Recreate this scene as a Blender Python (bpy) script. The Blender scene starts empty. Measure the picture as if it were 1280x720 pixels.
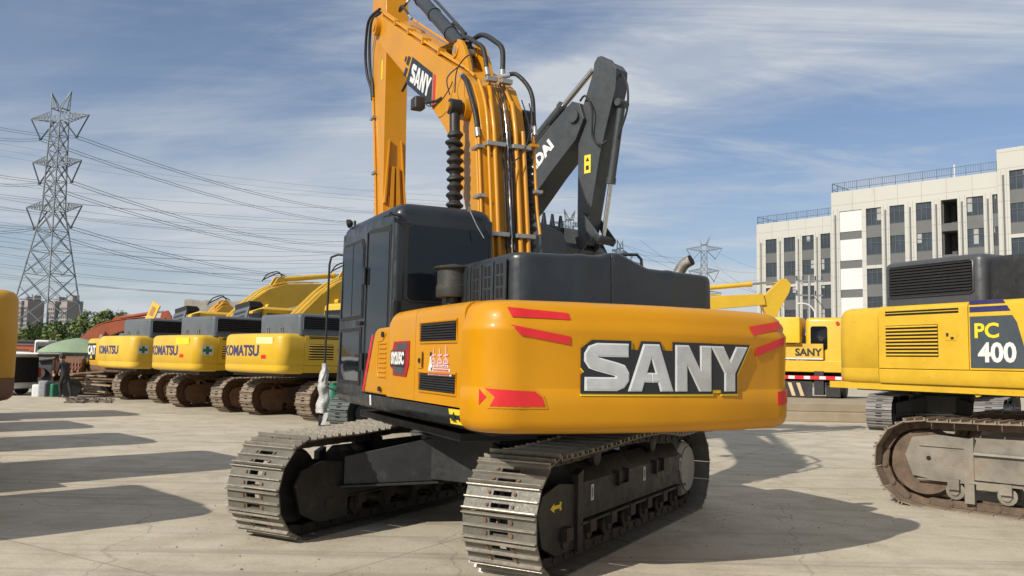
import bpy, bmesh, math, random
from math import sin, cos, pi, radians, atan, atan2, sqrt, hypot
from mathutils import Vector, Matrix, noise
random.seed(7)
scene = bpy.context.scene
C = scene.collection

# ------------------------------------------------------------------ materials
MATS = {}
def nodes_of(m):
    m.use_nodes = True
    nt = m.node_tree
    return nt, nt.nodes, nt.links, nt.nodes['Principled BSDF']

def ramp(ns, stops):
    r = ns.new('ShaderNodeValToRGB')
    el = r.color_ramp.elements
    while len(el) > 1: el.remove(el[-1])
    el[0].position, el[0].color = stops[0][0], (*stops[0][1], 1)
    for p, c in stops[1:]:
        e = el.new(p); e.color = (*c, 1)
    return r

def coords(ns, ls, scale=(1, 1, 1), obj=True):
    tc = ns.new('ShaderNodeTexCoord'); mp = ns.new('ShaderNodeMapping')
    ls.new(tc.outputs['Object' if obj else 'Generated'], mp.inputs[0])
    mp.inputs['Scale'].default_value = scale
    return mp.outputs[0]

def noise_tex(ns, ls, vec, scale, detail=6, rough=.6, dist=0):
    n = ns.new('ShaderNodeTexNoise')
    n.inputs['Scale'].default_value = scale; n.inputs['Detail'].default_value = detail
    n.inputs['Roughness'].default_value = rough; n.inputs['Distortion'].default_value = dist
    ls.new(vec, n.inputs['Vector'])
    return n.outputs['Fac']

def mixc(ns, ls, fac, a, b, mode='MIX'):
    m = ns.new('ShaderNodeMix'); m.data_type = 'RGBA'; m.blend_type = mode
    if isinstance(fac, (int, float)): m.inputs[0].default_value = fac
    else: ls.new(fac, m.inputs[0])
    for i, v in ((6, a), (7, b)):
        if isinstance(v, tuple): m.inputs[i].default_value = (*v, 1)
        else: ls.new(v, m.inputs[i])
    return m.outputs[2]

def surf(name, col, rough=.5, metal=0., var=.12, vscale=2.5, dirt=None, dirt_amt=.5, dirt_scale=5., bump=.0, bscale=60,
         coat=0., spec=.5, streak=False, rvar=.15):
    """general worn surface: colour variation, dirt patches, roughness variation and bump"""
    if name in MATS: return MATS[name]
    m = bpy.data.materials.new(name); MATS[name] = m
    nt, ns, ls, b = nodes_of(m)
    v = coords(ns, ls)
    n1 = noise_tex(ns, ls, v, vscale, 5)
    dark = tuple(c * (1 - var) for c in col); lite = tuple(min(1, c * (1 + var)) for c in col)
    r1 = ramp(ns, [(.3, dark), (.7, lite)]); ls.new(n1, r1.inputs[0])
    out = r1.outputs[0]
    if dirt:
        v2 = coords(ns, ls, (1, 1, .25 if streak else 1))
        n2 = noise_tex(ns, ls, v2, dirt_scale, 9, .72, .4)
        lo = .72 - .34 * dirt_amt
        r2 = ramp(ns, [(lo, (0, 0, 0)), (min(.99, lo + .16), (1, 1, 1))]); ls.new(n2, r2.inputs[0])
        sc = ns.new('ShaderNodeMath'); sc.operation = 'MULTIPLY'; sc.inputs[1].default_value = min(1, .35 + dirt_amt * .6)
        ls.new(r2.outputs[0], sc.inputs[0])
        out = mixc(ns, ls, sc.outputs[0], out, dirt)
    ls.new(out, b.inputs['Base Color'])
    n3 = noise_tex(ns, ls, v, vscale * 4, 6)
    mr = ns.new('ShaderNodeMapRange'); mr.inputs[1].default_value = .3; mr.inputs[2].default_value = .7
    mr.inputs[3].default_value = max(0.02, rough - rvar); mr.inputs[4].default_value = min(1, rough + rvar)
    ls.new(n3, mr.inputs[0]); ls.new(mr.outputs[0], b.inputs['Roughness'])
    b.inputs['Metallic'].default_value = metal
    b.inputs['Specular IOR Level'].default_value = spec
    if coat:
        b.inputs['Coat Weight'].default_value = coat; b.inputs['Coat Roughness'].default_value = .12
    if bump:
        bp = ns.new('ShaderNodeBump'); bp.inputs['Strength'].default_value = bump; bp.inputs['Distance'].default_value = .01
        ls.new(noise_tex(ns, ls, v, bscale, 4), bp.inputs['Height']); ls.new(bp.outputs[0], b.inputs['Normal'])
    return m

RUST = (.16, .075, .035); DUST = (.30, .25, .18)
M_AMBER = surf('amber_paint', (.56, .245, .003), .40, var=.07, vscale=1.2, dirt=(.34, .18, .04), dirt_amt=.34, dirt_scale=3.2, bump=.16, bscale=5, coat=.10, spec=.28, streak=True)
M_AMBER2 = surf('amber_boom_paint', (.58, .25, .004), .45, var=.07, vscale=1.5, dirt=(.36, .2, .05), dirt_amt=.3, dirt_scale=4, bump=.08, bscale=25, coat=.15, streak=True)
M_YEL = surf('yellow_paint', (.67, .415, .022), .45, var=.06, vscale=1.5, dirt=(.36, .22, .05), dirt_amt=.16, dirt_scale=5, bump=.08, bscale=14, coat=.25, streak=True)
M_YELW = surf('worn_yellow_paint', (.66, .405, .026), .48, var=.1, vscale=2.5, dirt=(.24, .11, .03), dirt_amt=.40, dirt_scale=13, bump=.12, bscale=20, coat=.1, streak=False)
M_YELD = surf('dull_yellow_paint', (.60, .38, .03), .55, var=.12, vscale=1.5, dirt=(.28, .2, .07), dirt_amt=.45, dirt_scale=4, bump=.1, streak=True)
M_YEL2 = surf('faded_yellow_paint', (.68, .43, .04), .5, var=.1, vscale=1.5, dirt=(.38, .26, .09), dirt_amt=.4, dirt_scale=4, bump=.12, coat=.1, streak=True)
M_OLDY = surf('rust_stained_yellow', (.55, .30, .03), .5, var=.14, vscale=1.4, dirt=RUST, dirt_amt=.4, dirt_scale=3, bump=.2, bscale=18, streak=True)
M_RUSTY = surf('rusty_steel', (.17, .09, .05), .8, var=.3, vscale=5, dirt=(.07, .045, .03), dirt_amt=.5, dirt_scale=6, bump=.5, bscale=40)
M_ORANGE = surf('faded_orange_paint', (.34, .085, .035), .6, var=.12, vscale=1.5, dirt=(.22, .09, .05), dirt_amt=.4, dirt_scale=4)
M_CAT = surf('pale_orange_paint', (.72, .40, .05), .5, var=.1, vscale=1.5, dirt=(.3, .15, .05), dirt_amt=.25, dirt_scale=4)
M_GREY = surf('dark_grey_paint', (.024, .029, .034), .36, var=.14, vscale=2, dirt=(.10, .095, .085), dirt_amt=.28, dirt_scale=5, bump=.08, bscale=14, coat=.1, streak=True)
M_CABP = surf('cab_grey_paint', (.017, .021, .025), .36, var=.14, vscale=2, dirt=(.09, .085, .075), dirt_amt=.25, dirt_scale=5, bump=.06, bscale=12, coat=.1, streak=True)
M_HYUN = surf('graphite_paint', (.046, .052, .055), .42, var=.1, vscale=1.5, dirt=(.15, .14, .12), dirt_amt=.15, dirt_scale=4, bump=.06)
M_HOODK = surf('weathered_grey_paint', (.10, .115, .13), .5, var=.15, vscale=2, dirt=(.2, .19, .17), dirt_amt=.35, dirt_scale=6)
M_BLK = surf('black_chassis_paint', (.020, .020, .021), .5, var=.25, vscale=3, dirt=(.075, .062, .05), dirt_amt=.45, dirt_scale=5, bump=.15, bscale=30)
M_RUB = surf('black_rubber', (.018, .018, .018), .62, var=.15, vscale=8, dirt=(.08, .07, .06), dirt_amt=.2)
M_VOID = surf('opening_shade', (.006, .006, .006), .85, var=.1)  # near-black plates paint the shade inside vents, slots and openings
M_SHOE = surf('track_steel', (.135, .128, .105), .5, metal=.2, var=.22, vscale=6, dirt=(.13, .085, .05), dirt_amt=.4, dirt_scale=5, bump=.35, bscale=70, rvar=.2)
M_GROU = surf('polished_grouser_steel', (.36, .325, .27), .42, metal=.5, var=.2, vscale=9, dirt=(.22, .14, .08), dirt_amt=.35, dirt_scale=7, bump=.2, bscale=50, rvar=.15)
M_SHOEO = surf('old_track_steel', (.24, .19, .14), .65, metal=.1, var=.25, vscale=6, dirt=(.15, .08, .04), dirt_amt=.6, dirt_scale=5, bump=.4, bscale=60)
M_CHAIN = surf('greasy_chain_steel', (.06, .047, .038), .6, metal=.3, var=.35, vscale=9, dirt=(.16, .09, .05), dirt_amt=.35, dirt_scale=12, bump=.3)
M_FRAMER = surf('scuffed_frame_steel', (.23, .205, .165), .55, metal=.15, var=.3, vscale=2, dirt=(.26, .13, .06), dirt_amt=.5, dirt_scale=2.6, bump=.3, bscale=30)
M_FRAMEB = surf('dark_frame_paint', (.026, .024, .022), .5, var=.25, vscale=2.5, dirt=(.10, .07, .045), dirt_amt=.5, dirt_scale=5, bump=.2, bscale=30)
M_CHAINR = surf('rusty_chain_steel', (.13, .09, .06), .6, metal=.2, var=.35, vscale=8, dirt=(.24, .15, .09), dirt_amt=.5, dirt_scale=9, bump=.3)
M_CHROME = surf('chrome_rod', (.62, .62, .60), .18, metal=1., var=.05)
M_STEEL = surf('galvanised_clamp', (.36, .36, .35), .45, metal=.6, var=.15, vscale=12)
M_SILVER = surf('silver_lettering', (.58, .59, .59), .34, metal=.45, var=.25, vscale=3)
M_SILED = surf('letter_edge_highlight', (.75, .76, .76), .35, metal=.2, var=.03)  # brighter tone paints a highlight along the letter edges
M_INK = surf('dark_decal', (.016, .018, .022), .4, var=.05)
M_RED = surf('red_decal', (.62, .018, .022), .38, var=.06, vscale=4)
M_WHITE = surf('white_paint', (.72, .72, .70), .45, var=.05, vscale=5)
M_DWHITE = surf('dusty_white_paint', (.60, .60, .58), .5, var=.08, vscale=5, dirt=DUST, dirt_amt=.3)
M_LABY = surf('yellow_label', (.85, .62, .03), .45, var=.04)
M_NAVY = surf('navy_decal', (.035, .035, .13), .45, var=.06)
M_PLATE = surf('slate_decal', (.06, .075, .085), .5, var=.06)
M_GREEN = surf('green_paint', (.02, .16, .09), .45, var=.12, vscale=4, dirt=DUST, dirt_amt=.25)
M_TARP = surf('faded_green_cloth', (.24, .32, .20), .8, var=.12, vscale=2)
M_SCRAP = surf('mixed_scrap', (.20, .17, .14), .8, var=.5, vscale=9)
M_WOOD = surf('weathered_timber', (.30, .22, .14), .8, var=.25, vscale=6)
M_GALV = surf('galvanised_lattice', (.17, .195, .21), .55, metal=.2, var=.1, vscale=.05)
M_WIRE = surf('aluminium_conductor', (.13, .14, .16), .6, var=.05, vscale=.01)
M_INSUL = surf('dark_insulator', (.05, .06, .07), .4, var=.05)
M_SKIN = surf('skin', (.42, .24, .16), .55, var=.05, vscale=12)
M_HAIR = surf('black_hair', (.012, .010, .010), .6, var=.2, vscale=30)
M_CLOTH = surf('black_cloth', (.022, .022, .026), .85, var=.2, vscale=9)
M_CLOTHG = surf('grey_cloth', (.30, .31, .33), .85, var=.15, vscale=9)
M_SEAT = surf('seat_fabric', (.05, .05, .05), .8, var=.2, vscale=9)

def glass_mat():
    m = bpy.data.materials.new('tinted_glass'); nt, ns, ls, b = nodes_of(m)
    b.inputs['Base Color'].default_value = (.012, .016, .022, 1); b.inputs['Roughness'].default_value = .04
    b.inputs['Specular IOR Level'].default_value = .7
    tr = ns.new('ShaderNodeBsdfTransparent'); tr.inputs[0].default_value = (.45, .50, .52, 1)
    mx = ns.new('ShaderNodeMixShader'); mx.inputs[0].default_value = .6
    ls.new(tr.outputs[0], mx.inputs[1]); ls.new(b.outputs[0], mx.inputs[2])
    v = coords(ns, ls)
    bp = ns.new('ShaderNodeBump'); bp.inputs['Strength'].default_value = .12; bp.inputs['Distance'].default_value = .02
    ls.new(noise_tex(ns, ls, v, 1.6, 2), bp.inputs['Height']); ls.new(bp.outputs[0], b.inputs['Normal'])
    out = ns['Material Output']; ls.new(mx.outputs[0], out.inputs[0])
    MATS['glass'] = m; return m
M_GLASS = glass_mat()
def plastic_film():
    m = bpy.data.materials.new('clear_plastic_wrap'); nt, ns, ls, b = nodes_of(m)
    b.inputs['Base Color'].default_value = (.62, .62, .60, 1); b.inputs['Roughness'].default_value = .25
    b.inputs['Transmission Weight'].default_value = .25
    v = coords(ns, ls); bp = ns.new('ShaderNodeBump'); bp.inputs['Strength'].default_value = .8; bp.inputs['Distance'].default_value = .03
    ls.new(noise_tex(ns, ls, v, 14, 5), bp.inputs['Height']); ls.new(bp.outputs[0], b.inputs['Normal'])
    return m
M_FILM = plastic_film()

# ------------------------------------------------------------------ mesh helpers
def catmull(pts, n=6, closed=False):
    pts = [Vector(p) for p in pts]; out = []
    N = len(pts); rng = range(N if closed else N - 1)
    for i in rng:
        if closed: p0, p1, p2, p3 = pts[(i-1) % N], pts[i], pts[(i+1) % N], pts[(i+2) % N]
        else: p0, p1, p2, p3 = pts[max(i-1, 0)], pts[i], pts[i+1], pts[min(i+2, N-1)]
        for k in range(n):
            t = k / n
            out.append(.5 * ((2*p1) + (-p0+p2)*t + (2*p0-5*p1+4*p2-p3)*t*t + (-p0+3*p1-3*p2+p3)*t**3))
    if not closed: out.append(pts[-1])
    return out

class MB:
    def __init__(s): s.v = []; s.f = []; s.m = []
    def add(s, vs, fs, mi=0):
        o = len(s.v); s.v += [tuple(v) for v in vs]; s.f += [[i + o for i in f] for f in fs]; s.m += [mi] * len(fs); return s
    def box(s, x0, x1, y0, y1, z0, z1, mi=0, M=None):
        vs = [Vector((x, y, z)) for z in (z0, z1) for y in (y0, y1) for x in (x0, x1)]
        if M is not None: vs = [M @ v for v in vs]
        return s.add(vs, [(0,2,3,1),(4,5,7,6),(0,1,5,4),(1,3,7,5),(3,2,6,7),(2,0,4,6)], mi)
    def prism(s, poly, axis, a, b, mi=0, M=None):
        n = len(poly)
        def P(p, t):
            v = {'x': (t, p[0], p[1]), 'y': (p[0], t, p[1]), 'z': (p[0], p[1], t)}[axis]
            v = Vector(v); return M @ v if M is not None else v
        vs = [P(p, a) for p in poly] + [P(p, b) for p in poly]
        fs = [tuple(range(n))[::-1], tuple(range(n, 2*n))] + [(i, (i+1) % n, (i+1) % n + n, i+n) for i in range(n)]
        return s.add(vs, fs, mi)
    def hull8(s, bot, top, mi=0):
        n = len(bot)
        return s.add(list(bot) + list(top), [tuple(range(n))[::-1], tuple(range(n, 2*n))] + [(i, (i+1) % n, (i+1) % n + n, i+n) for i in range(n)], mi)
    def cyl(s, p0, p1, r0, r1=None, seg=16, mi=0, caps=True):
        p0, p1 = Vector(p0), Vector(p1); r1 = r0 if r1 is None else r1
        d = (p1 - p0).normalized(); u = d.orthogonal().normalized(); w = d.cross(u)
        vs = [p + (u*cos(2*pi*k/seg) + w*sin(2*pi*k/seg)) * r for p, r in ((p0, r0), (p1, r1)) for k in range(seg)]
        fs = [(k, (k+1) % seg, (k+1) % seg + seg, k+seg) for k in range(seg)]
        if caps: fs += [tuple(range(seg))[::-1], tuple(range(seg, 2*seg))]
        return s.add(vs, fs, mi)
    def lathe(s, prof, origin=(0,0,0), axis=(0,0,1), seg=24, mi=0):
        d = Vector(axis).normalized(); u = d.orthogonal().normalized(); w = d.cross(u); o = Vector(origin); n = len(prof)
        vs = [o + d*z + (u*cos(2*pi*k/seg) + w*sin(2*pi*k/seg)) * r for r, z in prof for k in range(seg)]
        fs = [(j*seg+k, j*seg+(k+1) % seg, (j+1)*seg+(k+1) % seg, (j+1)*seg+k) for j in range(n-1) for k in range(seg)]
        fs += [tuple(range(seg))[::-1], tuple(range((n-1)*seg, n*seg))]
        return s.add(vs, fs, mi)
    def tube(s, pts, r, seg=8, smooth=0, mi=0, closed=False):
        pts = catmull(pts, smooth) if smooth else [Vector(p) for p in pts]
        n = len(pts); vs = []; prev = None
        for i, p in enumerate(pts):
            d = (pts[min(i+1, n-1)] - pts[max(i-1, 0)]).normalized()
            if prev is None: u = d.orthogonal().normalized()
            else:
                u = prev - d * prev.dot(d)
                u = u.normalized() if u.length > 1e-6 else d.orthogonal().normalized()
            prev = u; w = d.cross(u)
            vs += [p + (u*cos(2*pi*k/seg) + w*sin(2*pi*k/seg)) * r for k in range(seg)]
        fs = [(j*seg+k, j*seg+(k+1) % seg, (j+1)*seg+(k+1) % seg, (j+1)*seg+k) for j in range(n-1) for k in range(seg)]
        fs += [tuple(range(seg))[::-1], tuple(range((n-1)*seg, n*seg))]
        return s.add(vs, fs, mi)
    def loft(s, rings, caps=True, mi=0, closed=True):
        n = len(rings[0]); vs = [p for r in rings for p in r]
        fs = [(j*n+k, j*n+(k+1) % n, (j+1)*n+(k+1) % n, (j+1)*n+k) for j in range(len(rings)-1) for k in range(n if closed else n-1)]
        if caps: fs += [tuple(range(n))[::-1], tuple(range((len(rings)-1)*n, len(rings)*n))]
        return s.add(vs, fs, mi)
    def build(s, name, mats, parent=None, ang=35, bevel=0, label=None, seg=2, recalc=True):
        me = bpy.data.meshes.new(name); me.from_pydata(s.v, [], s.f)
        if not isinstance(mats, (list, tuple)): mats = [mats]
        for m in mats: me.materials.append(m)
        for p, mi in zip(me.polygons, s.m): p.material_index = mi
        if recalc:
            bm = bmesh.new(); bm.from_mesh(me); bmesh.ops.recalc_face_normals(bm, faces=bm.faces); bm.to_mesh(me); bm.free()
        me.shade_smooth(); me.set_sharp_from_angle(angle=radians(ang))
        o = bpy.data.objects.new(name, me); C.objects.link(o)
        if parent: o.parent = parent
        if bevel:
            b = o.modifiers.new('bevel', 'BEVEL'); b.width = bevel; b.segments = seg; b.limit_method = 'ANGLE'; b.angle_limit = radians(40)
            b.harden_normals = True
        if label: o['label'] = label
        return o

def thing(name, label, cat, loc=(0,0,0), rz=0, group=None):
    o = bpy.data.objects.new(name, None); C.objects.link(o); o.empty_display_size = .3
    o.location = loc; o.rotation_euler = (0, 0, rz); o['label'] = label; o['category'] = cat
    if group: o['group'] = group
    return o
def tag(o, label=None, cat=None, group=None, kind=None):
    if label: o['label'] = label
    if cat: o['category'] = cat
    if group: o['group'] = group
    if kind: o['kind'] = kind
    return o
def copy_tree(o, parent=None):
    c = o.copy(); C.objects.link(c)
    if parent: c.parent = parent
    for ch in list(o.children): copy_tree(ch, c)
    return c

def offset_poly(poly, d):
    n = len(poly); area = sum(poly[i][0]*poly[(i+1) % n][1] - poly[(i+1) % n][0]*poly[i][1] for i in range(n))
    sg = 1 if area > 0 else -1; out = []
    for i in range(n):
        p0, p1, p2 = Vector(poly[i-1]), Vector(poly[i]), Vector(poly[(i+1) % n])
        e1 = (p1-p0); e2 = (p2-p1)
        if e1.length < 1e-6 or e2.length < 1e-6: out.append(tuple(p1)); continue
        e1.normalize(); e2.normalize()
        n1 = Vector((e1.y, -e1.x))*sg; n2 = Vector((e2.y, -e2.x))*sg
        b = n1+n2
        if b.length < .2: b = n1; k = 1
        else: b.normalize(); k = min(1.9, 1/max(.3, b.dot(n1)))
        q = p1 + b*d*k; out.append((q.x, q.y))
    return out

def decal(name, polys, fn, mat, parent, w0=.002, w1=.005, slice_u=None, mats=None):
    """polys (lists of 2D points) extruded from height w0 to w1 over the surface fn(u,v,w)->xyz"""
    bm = bmesh.new()
    for k, poly in enumerate(polys):
        dz = k * .0003
        vb = [bm.verts.new((p[0], p[1], w1+dz)) for p in poly]
        f = bm.faces.new(vb)
        r = bmesh.ops.extrude_face_region(bm, geom=[f])
        for e in r['geom']:
            if isinstance(e, bmesh.types.BMVert): e.co.z = w0
    if slice_u:
        xs = [v.co.x for v in bm.verts]; x = min(xs) + slice_u
        while x < max(xs):
            bmesh.ops.bisect_plane(bm, geom=bm.verts[:]+bm.edges[:]+bm.faces[:], plane_co=(x, 0, 0), plane_no=(1, 0, 0)); x += slice_u
    bmesh.ops.triangulate(bm, faces=[f for f in bm.faces if len(f.verts) > 4])
    for v in bm.verts: v.co = Vector(fn(v.co.x, v.co.y, v.co.z))
    bmesh.ops.recalc_face_normals(bm, faces=bm.faces)
    me = bpy.data.meshes.new(name); bm.to_mesh(me); bm.free()
    me.materials.append(mat)
    me.shade_smooth(); me.set_sharp_from_angle(angle=radians(25))
    o = bpy.data.objects.new(name, me); C.objects.link(o); o.parent = parent
    return o

def text_obj(name, body, fn, mat, parent, size, center, bold=.0, stretch=1., w0=.002, w1=.006, slice_u=None, shear=0, spacing=1.):
    cu = bpy.data.curves.new('lettering', 'FONT'); cu.body = body; cu.size = size; cu.offset = bold; cu.shear = shear
    cu.align_x = 'CENTER'; cu.align_y = 'CENTER'; cu.space_character = spacing; cu.resolution_u = 3
    t = bpy.data.objects.new('lettering', cu); C.objects.link(t)
    bpy.context.view_layer.update()
    me = bpy.data.meshes.new_from_object(t); bpy.data.objects.remove(t)
    bm = bmesh.new(); bm.from_mesh(me)
    fs = bm.faces[:]
    for v in bm.verts: v.co.x = v.co.x*stretch + center[0]; v.co.y += center[1]; v.co.z = w1
    r = bmesh.ops.extrude_face_region(bm, geom=fs)
    for e in r['geom']:
        if isinstance(e, bmesh.types.BMVert): e.co.z = w0
    if slice_u:
        xs = [v.co.x for v in bm.verts]; x = min(xs) + slice_u
        while x < max(xs):
            bmesh.ops.bisect_plane(bm, geom=bm.verts[:]+bm.edges[:]+bm.faces[:], plane_co=(x, 0, 0), plane_no=(1, 0, 0)); x += slice_u
    for v in bm.verts: v.co = Vector(fn(*v.co))
    bmesh.ops.recalc_face_normals(bm, faces=bm.faces)
    me2 = bpy.data.meshes.new(name); bm.to_mesh(me2); bm.free(); bpy.data.meshes.remove(me)
    me2.materials.append(mat)
    for p_ in me2.polygons: p_.use_smooth = False
    o = bpy.data.objects.new(name, me2); C.objects.link(o); o.parent = parent
    return o

# ------------------------------------------------------------------ camera (fitted to the yard) and a ray helper
F, HY, H, ROLL = 1050., 450., 1.58, .019
PITCH = atan((HY-360)/F)
cam = bpy.data.cameras.new('camera'); camo = bpy.data.objects.new('camera', cam); C.objects.link(camo)
cam.lens = 36*F/1280; cam.sensor_width = 36; cam.clip_start = .05; cam.clip_end = 6000
camo.matrix_world = Matrix.Translation((0, 0, H)) @ Matrix.Rotation(pi/2+PITCH, 4, 'X') @ Matrix.Rotation(ROLL, 4, 'Z')
scene.camera = camo
def ray(px, py):
    u0, v0 = px-640, py-360
    u = u0*cos(ROLL)+v0*sin(ROLL); v = -u0*sin(ROLL)+v0*cos(ROLL)
    return Vector((u, F*cos(PITCH)+v*sin(PITCH), F*sin(PITCH)-v*cos(PITCH)))
def at(px, py, Y):
    r = ray(px, py); t = Y/r.y; return Vector((r.x*t, Y, H+r.z*t))

# ------------------------------------------------------------------ world, sun
w = bpy.data.worlds.new('World'); scene.world = w; w.use_nodes = True
nt = w.node_tree; ns = nt.nodes; ls = nt.links
SAZ, SEL = radians(225.3+.3), radians(33.8)
S = Vector((sin(SAZ)*cos(SEL), cos(SAZ)*cos(SEL), sin(SEL))).normalized()
sky = ns.new('ShaderNodeTexSky'); sky.sky_type = 'NISHITA'; sky.sun_disc = False
sky.sun_elevation = SEL; sky.sun_rotation = SAZ; sky.air_density = 1.0; sky.dust_density = .7; sky.ozone_density = 2.6
bg = ns['Background']; bg.inputs[1].default_value = .082
tc = ns.new('ShaderNodeTexCoord'); sx = ns.new('ShaderNodeSeparateXYZ'); ls.new(tc.outputs['Generated'], sx.inputs[0])
def mth(op, a, b=None, c=None):
    n = ns.new('ShaderNodeMath'); n.operation = op
    for i, v in enumerate((a, b, c)):
        if v is None: continue
        if isinstance(v, (int, float)): n.inputs[i].default_value = v
        else: ls.new(v, n.inputs[i])
    return n.outputs[0]
zz = mth('MAXIMUM', mth('ADD', sx.outputs[2], .12), .02)
cx = mth('DIVIDE', sx.outputs[0], zz); cy = mth('DIVIDE', sx.outputs[1], zz)
cb = ns.new('ShaderNodeCombineXYZ'); ls.new(cx, cb.inputs[0]); ls.new(cy, cb.inputs[1])
def cloud(scale, rot, loc, sc, detail, rough, lo, hi, dist=0.):
    mp = ns.new('ShaderNodeMapping'); ls.new(cb.outputs[0], mp.inputs[0])
    mp.inputs['Rotation'].default_value = (0, 0, radians(rot)); mp.inputs['Scale'].default_value = scale; mp.inputs['Location'].default_value = loc
    n = ns.new('ShaderNodeTexNoise'); n.inputs['Scale'].default_value = sc; n.inputs['Detail'].default_value = detail
    n.inputs['Roughness'].default_value = rough; n.inputs['Distortion'].default_value = dist
    ls.new(mp.outputs[0], n.inputs['Vector'])
    r = ramp(ns, [(lo, (0, 0, 0)), (hi, (1, 1, 1))]); r.color_ramp.interpolation = 'EASE'; ls.new(n.outputs['Fac'], r.inputs[0]); return r.outputs[0]
c1 = cloud((.5, 1.0, 1), 45, (12.2, 3.3, 0), .50, 7, .58, .375, .59, .6)      # broad soft sheets
c2 = cloud((.40, 1.5, 1), 45, (.4, 5.2, 0), 1.6, 10, .66, .42, .72, 1.2)     # fine streaks
c3 = cloud((1, 1, 1), 0, (8.3, 2.2, 0), .40, 3, .5, .38, .62)
hz = mth('POWER', mth('MAXIMUM', mth('SUBTRACT', 1., mth('MULTIPLY', sx.outputs[2], 2.6)), 0.), 2.)
fac = mth('ADD', mth('MULTIPLY', c1, mth('ADD', mth('MULTIPLY', c2, .35), .50)), mth('MULTIPLY', mth('MULTIPLY', c2, c3), .5))
fac = mth('MINIMUM', mth('ADD', mth('ADD', fac, .13), mth('MULTIPLY', hz, .48)), .93)
blue = mixc(ns, ls, 1., sky.outputs[0], (.86, .98, 1.12), 'MULTIPLY')
colr = mixc(ns, ls, fac, blue, (7.0, 7.4, 7.9))
ls.new(colr, bg.inputs[0])
sl = bpy.data.lights.new('sun', 'SUN'); sl.energy = 4.4; sl.angle = radians(.53); sl.color = (1., .94, .84)
so = bpy.data.objects.new('sun', sl); C.objects.link(so); so.rotation_euler = S.to_track_quat('Z', 'Y').to_euler(); so.location = S*60
scene.view_settings.view_transform = 'Standard'; scene.view_settings.look = 'None'; scene.view_settings.exposure = .08; scene.view_settings.gamma = 1
scene.view_settings.use_curve_mapping = False
scene.cycles.max_bounces = 6; scene.cycles.diffuse_bounces = 3; scene.cycles.glossy_bounces = 3; scene.cycles.transparent_max_bounces = 8
scene.cycles.use_denoising = True

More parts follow.
